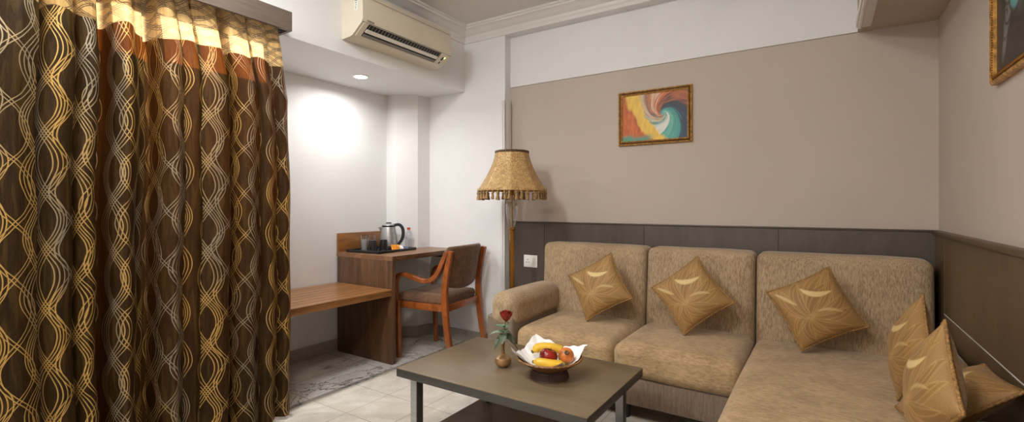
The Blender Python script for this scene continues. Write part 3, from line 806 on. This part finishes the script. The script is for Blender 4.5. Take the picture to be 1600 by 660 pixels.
for i in range(36):
    c = tas if i == 0 else tas.copy()
    if i: S.collection.objects.link(c); c.parent = sh
    a = 2 * PI * i / 36 + random.uniform(-.02, .02); r = .249 * facet(a, 0)
    c.location = (r * math.cos(a), r * math.sin(a), 1.254); s = random.uniform(.88, 1.05); c.scale = (s, s, s); c.rotation_euler = (random.uniform(-.1, .1), random.uniform(-.1, .1), a)

# ------------------------------------------------------------------ vase, rose
VX, VY, VZ = -1.210, 1.785, TZ + .0003
v_ = thing('bud_vase', 'small round brass bud vase on the coffee table beside the basket', 'vase', (VX, VY, VZ))
obj('vase_body', lathe(NB(), [(.001, 0), (.018, 0), (.022, .003), (.036, .016), (.0385, .027), (.034, .040), (.018, .050), (.0085, .058), (.0065, .085), (.0075, .105), (.0115, .113), (.0095, .113), (.005, .104), (.004, .07), (.001, .07)], n=36, cap=False), M['brass'], v_, local=True)
r_ = thing('rose', 'single dark red rose with green leaves standing in the brass vase', 'flower', (VX, VY, VZ + .09))
top = (.014, .004, .118)
stem = catmull([(0, 0, -.015), (.002, 0, .05), (.010, .002, .10), top], 6)
obj('stem', tube(NB(), stem, .0018, 8), M['leaf'], r_, local=True)
bm = NB()
for ring, (n_, R, h, op) in enumerate([(3, .009, .050, .0), (4, .014, .050, .15), (5, .019, .047, .35), (5, .022, .042, .6)]):
    for q in range(n_):
        a0 = 2 * PI * q / n_ + ring * .7; grid = []
        for i in range(7):
            row = []
            for j in range(7):
                uu = -1 + 2 * j / 6; vv = i / 6
                rr = R * (math.sin(min(1, vv * 1.15) * PI / 2) ** .6) + op * .012 * vv ** 3 + .0008 * math.sin(5 * uu + ring)
                a = a0 + uu * (PI / n_) * 1.35 * math.sin(min(1, .25 + vv) * PI / 2)
                z = h * vv * (1 - .16 * uu * uu * vv) - .004
                row.append(bm.verts.new((rr * math.cos(a), rr * math.sin(a), z)))
            grid.append(row)
        for i in range(6):
            for j in range(6): bm.faces.new((grid[i][j], grid[i][j + 1], grid[i + 1][j + 1], grid[i + 1][j]))
bmesh.ops.translate(bm, verts=bm.verts[:], vec=top)
obj('bloom', bm, M['petal'], r_, local=True, angle=180)
bm = NB()
for q in range(5):
    a = 2 * PI * q / 5; d = Vector((math.cos(a), math.sin(a), 0)); s = Vector((-d.y, d.x, 0)); c = Vector(top)
    p = [c + s * .003, c - s * .003, c + d * .014 - s * .002 + Vector((0, 0, -.010)), c + d * .014 + s * .002 + Vector((0, 0, -.010))]
    bm.faces.new([bm.verts.new(x) for x in p])
obj('sepals', bm, M['leaf'], r_, local=True)
def leaf_bm(p0, d, L, W, droop):
    """a cupped leaf from p0 along direction d"""
    bm = NB(); d = Vector(d).normalized(); s = d.cross(Vector((0, 0, 1))).normalized(); n = s.cross(d); rows = []
    for i in range(11):
        q = i / 10; wq = W * math.sin(PI * min(1, q ** .85)) ** .8 * (1 - .15 * q) + (.0006 if i < 10 else .0001)
        c = Vector(p0) + d * L * q + Vector((0, 0, -droop * L * q * q)); row = []
        for j in range(5):
            uu = -1 + j / 2; row.append(bm.verts.new(c + s * wq * uu + n * (abs(uu) * wq * .28 + .0006 * (i % 2))))
        rows.append(row)
    for A, B in zip(rows, rows[1:]):
        for j in range(4): bm.faces.new((A[j], A[j + 1], B[j + 1], B[j]))
    return bm
R_, F_ = Vector((.838, .5455, 0)), Vector((-.5455, .838, 0))
for sx, zz, dx, dy, dz, L, W, dr, mm in [(.0, .075, -1, .1, .15, .062, .022, .35, 'leaf2'), (.0, .065, -.7, -.6, -.5, .055, .019, .45, 'leaf'), (.0, .07, -.15, -.9, .1, .04, .017, .9, 'leaf'), (.0, .07, .8, -.5, .0, .048, .018, .7, 'leaf'),
                                          (.0, .085, .9, .2, .1, .045, .017, 1.0, 'leaf'), (.0, .095, -.6, .5, .3, .045, .018, .2, 'leaf2'), (.0, .095, .35, .6, .35, .04, .017, .3, 'leaf2'), (.0, .09, .3, -.7, .3, .036, .016, .6, 'leaf'), (0, .055, .9, -.1, -.3, .062, .017, .55, 'leaf'), (0, .10, -.35, -.5, .4, .034, .013, .3, 'leaf2')]:
    d = R_ * dx + F_ * dy + Vector((0, 0, dz))
    obj('leaf', leaf_bm((.004, .001, zz - .012), d, L * 1.15, W * 1.1, dr), M[mm], r_, local=True, angle=180)

# ------------------------------------------------------------------ fruit basket
BX, BY, BZ = -.975, 1.790, TZ + .0003
k = thing('fruit_basket', 'round brown wicker basket on a wire foot on the coffee table', 'basket', (BX, BY, BZ))
bm = NB(); n_ = 44
for i in range(n_):
    a = 2 * PI * i / n_; b2 = a + PI / n_
    tube(bm, [(.082 * math.cos(a), .082 * math.sin(a), .003), (.072 * math.cos(a + .03), .072 * math.sin(a + .03), .034)], .0016, 5)
    tube(bm, [(.082 * math.cos(a), .082 * math.sin(a), .003), (.082 * math.cos(b2), .082 * math.sin(b2), .0035), (.072 * math.cos(b2 + .03), .072 * math.sin(b2 + .03), .034)], .0013, 5)
for r, z in ((.082, .0022), (.074, .030)): tube(bm, [(r * math.cos(2 * PI * i / 48), r * math.sin(2 * PI * i / 48), z) for i in range(48)], .0022, 6, closed=True)
obj('foot', bm, M['wire'], k, local=True)
def bowlz(r): return .030 + .052 * (max(0, r - .055) / .08) ** 1.25
pr = [(.001, .028), (.055, .029)] + [(.055 + .08 * q / 10, bowlz(.055 + .08 * q / 10)) for q in range(1, 11)]
bm = lathe(NB(), pr, n=180, cap=False, rf=lambda a, z: 1 + .014 * math.sin(a * 30 + (1 if int(z * 250) % 2 else 0) * PI))
bm = lathe(bm, [(r * .99, z + .004) for r, z in pr], n=180, cap=False)
obj('bowl', bm, M['wicker'], k, local=True)
bm = NB()
for ph in (0, PI): tube(bm, [((.1365 + .0015 * math.sin(i * .9 + ph)) * math.cos(2 * PI * i / 140), (.1365 + .0015 * math.sin(i * .9 + ph)) * math.sin(2 * PI * i / 140), .083 + .002 * math.cos(i * .9 + ph)) for i in range(140)], .0032, 6, closed=True)
obj('rim', bm, M['wickerlight'], k, local=True)
# tissue lining: square sheet, corners folded up over the rim
bm = NB(); N = 48; g = {}
rnd = random.Random(3)
base_a = math.radians(33.06)
for i in range(N + 1):
    for j in range(N + 1):
        u = -1 + 2 * i / N; v = -1 + 2 * j / N
        mx = max(abs(u), abs(v)); ang = math.atan2(v, u); cir = mx
        full = mx * (1 / max(abs(math.cos(ang)), abs(math.sin(ang)))) * .138
        cornerness = (full / mx - .138) / (.138 * .414) if mx > 0 else 0
        # trim the sheet on the camera side so that it stays inside the rim
        front = max(0, math.cos(ang - math.radians(-90 + 41)))
        rr = full * (1 - .24 * front) + .0001
        if rr <= .128: z = bowlz(rr) + .0075
        else: z = bowlz(.128) + .0075 + (rr - .128) * .60
        ro = rr if rr <= .128 else .128 + (rr - .128) * (.72)
        z += .004 * math.sin(9 * ang + 20 * rr) * (rr / .15) ** 3 + .002 * math.sin(23 * ang) * (rr / .15) ** 2
        if rr > .12: z += .006 * (1 + math.sin(3 * ang + 1)) * min(1, (rr - .12) / .02)
        g[i, j] = bm.verts.new((ro * math.cos(ang), ro * math.sin(ang), z + .003))
for i in range(N):
    for j in range(N): bm.faces.new((g[i, j], g[i + 1, j], g[i + 1, j + 1], g[i, j + 1]))
bmesh.ops.rotate(bm, verts=bm.verts[:], cent=(0, 0, 0), matrix=Matrix.Rotation(math.radians(4), 3, 'Z'))
bmesh.ops.translate(bm, verts=bm.verts[:], vec=(BX, BY, BZ))
tag(obj('tissue_liner', bm, M['paper'], angle=180), 'white tissue sheet lining the wicker basket, corners sticking up', 'tissue')
def at(r, f, z): return Vector((BX, BY, BZ + z)) + R_ * r + F_ * f
def banana(P, rad, label):
    pts = catmull([at(*p) for p in P], 8); t = thing('banana', label, 'banana', tuple(at(*P[len(P) // 2])), group=None)
    f = lambda q: rad * (min(1, .35 + 5 * q) if q < .13 else (min(1, .22 + 4.2 * (1 - q)) if q > .8 else 1)) 
    bm = tube(NB(), pts, f, 7); 
    for _ in range(1): bmesh.ops.subdivide_edges(bm, edges=bm.edges[:], cuts=1, use_grid_fill=True, smooth=.6)
    obj('skin', bm, M['banana'], t, angle=60)
    for q, rr in ((0, .4), (-1, .3)):
        p = Vector(pts[q]); d = (p - Vector(pts[1 if q == 0 else -2])).normalized()
        obj('tip' if q == 0 else 'stalk', tube(NB(), [p - d * .002, p + d * (.004 if q == 0 else .016)], rad * rr, 7), M['bananatip'], t)
banana([(-.070, .045, .092), (-.04, .056, .106), (.005, .055, .108), (.045, .052, .100), (.074, .044, .086)], .0195, 'yellow banana lying at the back of the fruit basket')
banana([(-.070, -.054, .080), (-.038, -.068, .082), (.000, -.074, .078), (.034, -.070, .074), (.060, -.060, .072)], .0175, 'yellow banana lying at the front of the fruit basket')
c = at(-.014, -.012, .052); t = thing('apple', 'shiny dark red apple in the middle of the fruit basket', 'apple', tuple(c), (math.radians(-10), math.radians(10), 0))
pa = [(.001, .004), (.010, .001), (.022, .004), (.033, .018), (.0385, .036), (.036, .052), (.026, .064), (.014, .066), (.006, .060), (.001, .055)]
obj('skin', lathe(NB(), catmull([(a, b2) for a, b2 in pa], 4), n=36, cap=False), M['apple'], t, local=True)
obj('stalk', tube(NB(), [(0, 0, .054), (.002, 0, .066), (.005, 0, .075)], .0014, 6), M['bananatip'], t, local=True)
c = at(.070, -.008, .061); t = thing('orange', 'mottled orange round fruit at the right of the fruit basket', 'orange', tuple(c), (math.radians(52), 0, math.radians(33)))
bm = NB(); bmesh.ops.create_uvsphere(bm, u_segments=32, v_segments=20, radius=.034)
bmesh.ops.scale(bm, verts=bm.verts[:], vec=(1, 1, .95))
bmesh.ops.translate(bm, verts=bm.verts[:], vec=Matrix.Rotation(math.radians(-52), 3, 'X') @ Vector((0, 0, .030)))
obj('peel', bm, M['orange'], t, local=True)
cc = Matrix.Rotation(math.radians(-52), 3, 'X') @ Vector((0, 0, .030))
obj('navel', lathe(NB(), [(.010, .0335), (.0085, .0365), (.003, .0350), (.001, .034)], (cc.x, cc.y, cc.z), n=14), M['bananatip'], t, local=True)

# ------------------------------------------------------------------ wall pictures
def framed(name, label, center, W_, H_, R, paint, fw_=.026, NX=170):
    """R columns: right, up, out of wall"""
    t = bpy.data.objects.new(name, None); S.collection.objects.link(t); Mx = Matrix.Translation(center) @ R.to_4x4()
    t.matrix_world = Mx; WM[t.name] = Mx; tag(t, label, 'painting')
    def ringframe(a, b2, z0, z1, m, nm, r=.003):
        bm = NB()
        hw, hh = W_ / 2, H_ / 2
        o = [(-hw + a, -hh + a), (hw - a, -hh + a), (hw - a, hh - a), (-hw + a, hh - a)]; i_ = [(-hw + b2, -hh + b2), (hw - b2, -hh + b2), (hw - b2, hh - b2), (-hw + b2, hh - b2)]
        O0 = [bm.verts.new((x, y, 0)) for x, y in o]; O1 = [bm.verts.new((x, y, z0)) for x, y in o]; I1 = [bm.verts.new((x, y, z1)) for x, y in i_]; I0 = [bm.verts.new((x, y, 0)) for x, y in i_]
        for q in range(4):
            j = (q + 1) % 4
            for A, B in ((O0, O1), (O1, I1), (I1, I0)): bm.faces.new((A[q], A[j], B[j], B[q]))
        return obj(nm, bm, m, t, local=True, smooth=False)
    ringframe(0, .009, .018, .024, M['gilt'], 'outer_frame')
    ringframe(.009, .019, .016, .012, M['giltdark'], 'frame_groove')
    ringframe(.019, fw_ + .003, .022, .017, M['gilt'], 'inner_frame')
    # beads of the inner frame
    bm = NB(); hw, hh = W_ / 2 - .023, H_ / 2 - .023; nb = int(2 * hw / .0085); nv = int(2 * hh / .0085)
    for q in range(nb + 1):
        for yy in (-hh, hh): bmesh.ops.create_icosphere(bm, subdivisions=1, radius=.0033, matrix=Matrix.Translation((-hw + 2 * hw * q / nb, yy, .021)))
    for q in range(1, nv):
        for xx in (-hw, hw): bmesh.ops.create_icosphere(bm, subdivisions=1, radius=.0033, matrix=Matrix.Translation((xx, -hh + 2 * hh * q / nv, .021)))
    obj('bead_moulding', bm, M['gold'], t, local=True)
    iw, ih = W_ / 2 - fw_, H_ / 2 - fw_; NY = int(NX * ih / iw); bm = NB(); vs = [[bm.verts.new((-iw + 2 * iw * i / NX, -ih + 2 * ih * j / NY, .010)) for j in range(NY + 1)] for i in range(NX + 1)]
    for i in range(NX):
        for j in range(NY): bm.faces.new((vs[i][j], vs[i + 1][j], vs[i + 1][j + 1], vs[i][j + 1]))
    c = obj('canvas', bm, M['canvas'], t, local=True)
    U, V = np.meshgrid(np.linspace(0, 1, NX + 1), np.linspace(0, 1, NY + 1), indexing='ij')
    set_tone(c.data, paint(U.ravel(), V.ravel()))
    return t
def vnoise(x, y, seed=0):
    r = np.random.RandomState(seed); T_ = r.rand(64, 64)
    xi = np.floor(x).astype(int); yi = np.floor(y).astype(int); fx = x - xi; fy = y - yi; fx = fx * fx * (3 - 2 * fx); fy = fy * fy * (3 - 2 * fy)
    g = lambda a, b2: T_[a % 64, b2 % 64]
    return (g(xi, yi) * (1 - fx) + g(xi + 1, yi) * fx) * (1 - fy) + (g(xi, yi + 1) * (1 - fx) + g(xi + 1, yi + 1) * fx) * fy
def swirl(U, V):
    x = (U - .64) * 1.4; y = (V - .56); r = np.hypot(x, y) + 1e-4; ph = np.arctan2(y, x)
    tw = ph + 1.15 * np.log(r / .45)                       # spiral coordinate
    a = np.degrees(tw) % 360
    st = vnoise((tw % (2 * PI)) * 9, np.log(r) * 1.6 + 20, 1); st2 = vnoise((tw % (2 * PI)) * 26, np.log(r) * 3 + 30, 2)
    a = (a + (st - .5) * 34 + (st2 - .5) * 22) % 360
    stops = [(0, (52, 58, 76)), (25, (70, 62, 66)), (45, (190, 104, 52)), (62, (60, 56, 70)), (76, (204, 110, 50)), (92, (196, 100, 44)), (106, (222, 200, 178)), (124, (206, 126, 66)), (140, (96, 90, 96)), (156, (204, 176, 140)),
             (176, (226, 208, 184)), (196, (84, 150, 136)), (222, (216, 222, 212)), (246, (232, 230, 220)), (262, (120, 186, 170)), (290, (84, 166, 152)), (318, (70, 144, 138)), (338, (52, 74, 96)), (360, (52, 58, 76))]
    X = [s[0] for s in stops]; C = np.array([lin(s[1]) for s in stops])
    col = np.stack([np.interp(a, X, C[:, k]) for k in range(3)], 1)
    core = smoothstep(.10, .02, r)[:, None]; col = col * (1 - core * .8) + np.array(lin((110, 186, 176))) * core * .8
    # left part: broad yellow and orange sweep
    d = U - .42 * (1 - V) ** 1.7 + .08 * (vnoise(U * 14 + V * 3, V * 4, 5) - .5) + .05 * (vnoise(U * 50, V * 8, 6) - .5)
    yel = smoothstep(.30, .22, d); ora = smoothstep(.10, .04, d)
    yc = np.array(lin((238, 196, 80))); oc = np.array(lin((202, 104, 44)))
    ex = (vnoise(U * 40, V * 9, 8))[:, None]
    col = col * (1 - yel[:, None]) + (yc * (.85 + .25 * ex)) * yel[:, None]
    col = col * (1 - ora[:, None]) + (oc * (.75 + .5 * ex)) * ora[:, None]
    bt = (smoothstep(.16, .05, V + .06 * (vnoise(U * 9, V * 9, 9) - .5)) * smoothstep(.55, .35, U))[:, None]
    col = col * (1 - bt) + np.array(lin((90, 150, 128))) * bt
    return np.clip(col, 0, 1)
framed('swirl_painting', 'gilt-framed abstract painting with orange and teal swirl on the back wall', (-.963, YD - .0005, 1.756), .50, .375, rot_axes((1, 0, 0), (0, 0, 1)), swirl)
def figure(U, V):
    # U: 0 far edge .. 1 near edge, V up; dark ground, pale crescent, teal ovals and fine dark curls
    n = vnoise(U * 12, V * 12, 11)
    col = np.array(lin((52, 40, 30)))[None] * (.75 + .5 * n)[:, None]
    def blob(cx, cy, rx, ry, ang, c, edge=.12, line=True):
        nonlocal col
        ca, sa = math.cos(ang), math.sin(ang); x = (U - cx) * ca + (V - cy) * sa; y = -(U - cx) * sa + (V - cy) * ca
        d = np.hypot(x / rx, y / ry); a = smoothstep(1, 1 - edge, d)[:, None]; shade_ = (.72 + .45 * smoothstep(-1, 1, y / ry + .3 * x / rx))[:, None]
        col = col * (1 - a) + np.array(lin(c)) * shade_ * a
        if line:
            l = np.exp(-((d - 1) / .06) ** 2)[:, None] * .9; col = col * (1 - l) + np.array(lin((30, 24, 20))) * l
    def curl(cx, cy, r0, r1, a0, a1, c, wd=.008):
        nonlocal col
        best = np.full(U.size, 9.)
        for s in np.linspace(0, 1, 60):
            a = a0 + (a1 - a0) * s; r = r0 + (r1 - r0) * s; best = np.minimum(best, np.hypot(U - cx - r * math.cos(a), V - cy - r * math.sin(a)))
        l = smoothstep(wd * 1.8, wd * .6, best)[:, None]; col = col * (1 - l) + np.array(lin(c)) * l
    blob(.62, .62, .50, .36, .2, (86, 96, 98), .4)
    blob(.20, .22, .06, .22, -.35, (120, 116, 106), .6)
    blob(.26, .36, .09, .17, -.5, (112, 112, 104), .5)
    blob(.26, .66, .17, .24, .1, (196, 188, 172), .3)
    blob(.42, .58, .15, .26, -.1, (96, 176, 174), .25)
    blob(.38, .80, .10, .13, .2, (190, 184, 170), .3)
    blob(.74, .45, .20, .28, .1, (84, 130, 132), .3)
    curl(.40, .62, .02, .10, 0, 7, (30, 26, 24)); curl(.30, .86, .02, .12, 1, 8, (40, 34, 30)); curl(.24, .36, .01, .08, 0, 6, (36, 30, 26)); curl(.72, .5, .02, .14, 0, 7, (34, 28, 26))
    return np.clip(col, 0, 1)
framed('figure_painting', 'gilt-framed dark painting with white and teal curved shapes on the right wall', (XR - .0005, 2.02, 1.83), .50, .54, rot_axes((0, -1, 0), (0, 0, 1)), figure, NX=120)

# ------------------------------------------------------------------ wall socket
t = thing('wall_socket', 'white square wall socket with switch on the taupe panelling', 'socket', (-1.935, YD - .0165, .707), (0, 0, 0))
obj('plate', box(NB(), (-.062, -.009, -.048), (.062, 0, .048), .003), M['plastic'], t, local=True)
ins = obj('insert', box(NB(), (-.040, -.013, -.032), (.040, -.008, .032), .002), M['plastic'], t, local=True)
bm = NB()
for x, z in ((-.022, .013), (-.032, -.008), (-.012, -.008)): lathe(bm, [(.0042, -.0002), (.0042, .0002)], (0, 0, 0), 12); bmesh.ops.translate(bm, verts=bm.verts[-24:], vec=(0, 0, 0)); [setattr(v, 'co', Vector((x + v.co.x, -.0132 - v.co.z, z + v.co.y))) for v in bm.verts[-24:]]
obj('pin_holes', bm, M['blackmatte'], ins, local=True)
obj('rocker', box(NB(), (.006, -.016, -.018), (.028, -.012, .018), .002), M['plastic'], ins, local=True)

# ------------------------------------------------------------------ air conditioner
AY0, AY1 = 1.94, 2.765
t = thing('air_conditioner', 'cream split air conditioner mounted on the white bulkhead', 'air conditioner', (XB, (AY0 + AY1) / 2, 2.2))
prof = [(0, 2.478), (.150, 2.478), (.172, 2.470), (.188, 2.445), (.195, 2.41), (.196, 2.295), (.190, 2.275), (.105, 2.212), (.085, 2.205), (.02, 2.200), (0, 2.200)]
body = obj('body', extr(NB(), prof, lambda d, z: (XB + d, AY0, z), lambda d, z: (XB + d, AY1, z)), M['ac'], t, angle=30)
# slanted outlet face coordinates: q 0..1 from the panel's lower edge to the chin, o = outwards
P0 = Vector((.190, 0, 2.275)); P1 = Vector((.105, 0, 2.212)); dn = (P1 - P0); Ls = dn.length; dn.normalize(); on = Vector((dn.z * -1, 0, dn.x)); on = on if on.z < 0 else -on
def slant(bm, q0, q1, ya, yb, o0, o1, r=0):
    vs = []
    for yy in (ya, yb):
        for q, o in ((q0, o0), (q0, o1), (q1, o1), (q1, o0)):
            p = P0 + dn * Ls * q + on * o; vs.append(bm.verts.new((XB + p.x, yy, p.z)))
    for f in ((0, 1, 2, 3), (7, 6, 5, 4), (0, 4, 5, 1), (1, 5, 6, 2), (2, 6, 7, 3), (3, 7, 4, 0)): bm.faces.new([vs[i] for i in f])
    return bm
ya, yb = AY0 + .055, AY1 - .10
outlet = obj('outlet', slant(NB(), .04, .92, ya, yb, -.002, .0012), M['acdark'], t, smooth=False)
bm = slant(NB(), .36, .58, ya + .005, yb - .01, .001, .009); obj('vane', bm, M['acvane'], t)
bm = slant(NB(), .70, .88, ya + .005, yb - .005, .001, .006); obj('lower_vane', bm, M['acgrey'], t)
for i in range(26):
    y = ya + .012 + i * (yb - ya - .024) / 25; obj('fin', slant(NB(), .08, .34, y, y + .004, .001, .004), M['acgrey'], outlet, smooth=False)
bm = slant(NB(), -.05, 1.0, AY0 + .018, ya - .002, 0, .004); obj('end_cheek', bm, M['ac'], t)
dp = obj('display_panel', slant(NB(), -.05, .95, yb + .004, AY1 - .012, 0, .003), M['ac'], t)
obj('display_window', slant(NB(), .25, .55, yb + .035, yb + .050, .003, .0045), M['acdark'], dp)
obj('sensor_window', slant(NB(), .68, .85, yb + .038, yb + .048, .003, .0045), M['acdark'], dp)
obj('status_light', slant(NB(), .22, .34, yb + .058, yb + .063, .003, .005), M['led'], dp)
bm = NB(); box(bm, (XB + .1955, AY0 + .02, 2.430), (XB + .1962, AY1, 2.4325)); 
box(bm, (XB + .188, AY0, 2.2745), (XB + .1965, AY1, 2.2762))
obj('panel_seam', bm, M['acgrey'], t)
box_ = NB()
for i in range(9): box(box_, (XB + .03, AY0 + .05 + i * .08, 2.4775), (XB + .14, AY0 + .11 + i * .08, 2.4795))
obj('top_grille', box_, M['acdark'], t)
lb = obj('energy_label', bx((XB + .118, AY0 - .0008, 2.355), (XB + .150, AY0, 2.44)), M['sachet_w'], t, label='small white sticker with green print')
bm = NB()
for (dx, dz, ww, hh) in ((.012, .072, .012, .007), (.006, .058, .009, .006), (.019, .055, .007, .008), (.010, .044, .012, .005), (.014, .030, .007, .007), (.008, .018, .014, .004), (.012, .008, .006, .006)):
    box(bm, (XB + .118 + dx, AY0 - .0012, 2.355 + dz), (XB + .118 + dx + ww, AY0 - .0006, 2.355 + dz + hh))
obj('print', bm, M['green'], lb)
def text(name, s, size, mat4, m, parent):
    cu = bpy.data.curves.new(name, 'FONT'); cu.body = s; cu.size = size; cu.extrude = .0004
    tmp = bpy.data.objects.new(name, cu); me = bpy.data.meshes.new_from_object(tmp); bpy.data.objects.remove(tmp)
    bm = NB(); bm.from_mesh(me); bm.transform(mat4); o = obj(name, bm, m, parent, smooth=False); return o
# letters run along +Y, stand up in Z, face +X
Rt = Matrix(((0, 0, 1), (1, 0, 0), (0, 1, 0))).to_4x4()
text('lettering', 'DAIKIN', .017, Matrix.Translation((XB + .1965, AY0 + .035, 2.283)) @ Rt, M['redp'], t)

# ------------------------------------------------------------------ pelmet and curtains
t = thing('curtain_pelmet', 'dark taupe wooden curtain pelmet box above the brown curtains', 'pelmet', (XB, .5, 2.07))
PY0, PY1, PX = -.45, 1.486, -2.36
bm = NB(); box(bm, (PX - .018, PY0, 2.074), (PX, PY1, 2.176), .001, 1); obj('fascia', bm, M['pelmet'], t)
bm = NB(); box(bm, (XB, PY1 - .016, 2.074), (PX - .018, PY1, 2.176)); obj('end_board', bm, M['pelmet'], t)
bm = NB(); box(bm, (XB, PY0, 2.160), (PX - .018, PY1 - .016, 2.176)); obj('top_board', bm, M['pelmet'], t)
t2 = obj('rail', bx((-2.475, PY0, 2.146), (-2.445, PY1 - .03, 2.160)), M['trim'], t, label='white aluminium curtain rail')
FOLD = [(.516, -2.545), (.533, -2.52), (.548, -2.43), (.58, -2.395), (.615, -2.42), (.633, -2.52), (.645, -2.43), (.668, -2.40), (.693, -2.42), (.71, -2.50), (.735, -2.515), (.755, -2.50), (.765, -2.43), (.79, -2.395), (.815, -2.42),
        (.84, -2.47), (.87, -2.49), (.895, -2.53), (.915, -2.52), (.922, -2.43), (.95, -2.40), (.975, -2.42), (.99, -2.44), (1.01, -2.43), (1.04, -2.42), (1.075, -2.435), (1.10, -2.41), (1.14, -2.395), (1.175, -2.42),
        (1.19, -2.50), (1.21, -2.53), (1.23, -2.51), (1.24, -2.43), (1.28, -2.40), (1.325, -2.43), (1.34, -2.445), (1.38, -2.40), (1.43, -2.43), (1.45, -2.445), (1.48, -2.41), (1.51, -2.43), (1.525, -2.47)]
FOLD2 = [(-.40, -2.46), (-.37, -2.41), (-.33, -2.40), (-.30, -2.50), (-.26, -2.41), (-.21, -2.40), (-.18, -2.51), (-.13, -2.41), (-.08, -2.40), (-.05, -2.50), (0, -2.42), (.05, -2.40), (.08, -2.51), (.13, -2.42), (.18, -2.40), (.22, -2.50), (.25, -2.42), (.30, -2.40), (.34, -2.43), (.36, -2.52),
         (.395, -2.52), (.41, -2.45), (.44, -2.41), (.48, -2.395), (.51, -2.415), (.528, -2.435)]
def make_curtain(fold, label, seed, shrink):
    cp = catmull([(a, b2) for a, b2 in fold], 9); NZ = 150; ztop, zbot = 2.125, .018; rnd = random.Random(1)
    ys = np.array([p[0] for p in cp]); xs_ = np.array([p[1] for p in cp])
    seg = np.hypot(np.diff(ys), np.diff(xs_)); uu = np.concatenate([[0], np.cumsum(seg)])
    mins = [0] + [i for i in range(2, len(xs_) - 2) if xs_[i] <= xs_[i - 1] and xs_[i] < xs_[i + 1] and xs_[i] < -2.425] + [len(xs_) - 1]
    side = np.zeros(len(ys))
    for a, b2 in zip(mins, mins[1:]):
        seg_ = slice(a, b2 + 1); top = xs_[seg_].max(); lo_ = min(xs_[a], xs_[b2]); h = np.clip((xs_[seg_] - lo_) / max(top - lo_, .02), 0, 1)
        yc_ = (ys[a] + ys[b2]) / 2; side[seg_] = (ys[seg_] - yc_) * .30 * np.sin(h * PI * .75) * min(1, (top - lo_) / .08)
    bm = NB(); uvl = bm.loops.layers.uv.new('cloth'); grid = []
    ph = [rnd.uniform(0, 6.28) for _ in range(6)]; yc = ys.mean(); span = ys.max() - ys.min()
    for k in range(NZ + 1):
        z = ztop + (zbot - ztop) * k / NZ; row = []
        hgt = (z - zbot) / (ztop - zbot)
        amp = 1.18 + .10 * (1 - hgt) + .04 * math.sin(3 * z + ph[0])
        tp = max(0, (z - 1.72) / .4)
        for i in range(len(ys)):
            y, x = ys[i], xs_[i]
            x2 = -2.455 + (x + 2.455) * amp * (1.7 if x < -2.455 else 1)
            x2 = x2 * (1 - tp * .45) + (-2.455 + .016 * math.sin(uu[i] * 52)) * tp * .45
            y2 = y + side[i] * (1 - tp * .5) + .010 * math.sin(2.2 * z + 5 * y + ph[1]) * (1 - tp) + .004 * math.sin(9 * z + 11 * y + ph[2]) - shrink * tp * ((y - ys.min()) / span) + .014 * (1 - hgt) * math.sin(6 * y + ph[3])
            x2 += .004 * math.sin(7 * z + 23 * y + ph[4])
            x2 = max(min(x2, -2.381), XB + .004) if z > 2.05 else max(min(x2, -2.365), -2.582)
            zz = z
            if k == NZ: zz += .006 * math.sin(uu[i] * 9 + ph[5])
            row.append(bm.verts.new((x2, y2, zz)))
        grid.append(row)
    for k in range(NZ):
        for i in range(len(ys) - 1):
            f = bm.faces.new((grid[k][i], grid[k][i + 1], grid[k + 1][i + 1], grid[k + 1][i]))
            for l, (kk, ii) in zip(f.loops, ((k, i), (k, i + 1), (k + 1, i + 1), (k + 1, i))):
                l[uvl].uv = (uu[ii] + seed * .37, ztop + (zbot - ztop) * kk / NZ)
    return tag(obj('curtain', bm, M['curtain'], angle=180), label, 'curtain')
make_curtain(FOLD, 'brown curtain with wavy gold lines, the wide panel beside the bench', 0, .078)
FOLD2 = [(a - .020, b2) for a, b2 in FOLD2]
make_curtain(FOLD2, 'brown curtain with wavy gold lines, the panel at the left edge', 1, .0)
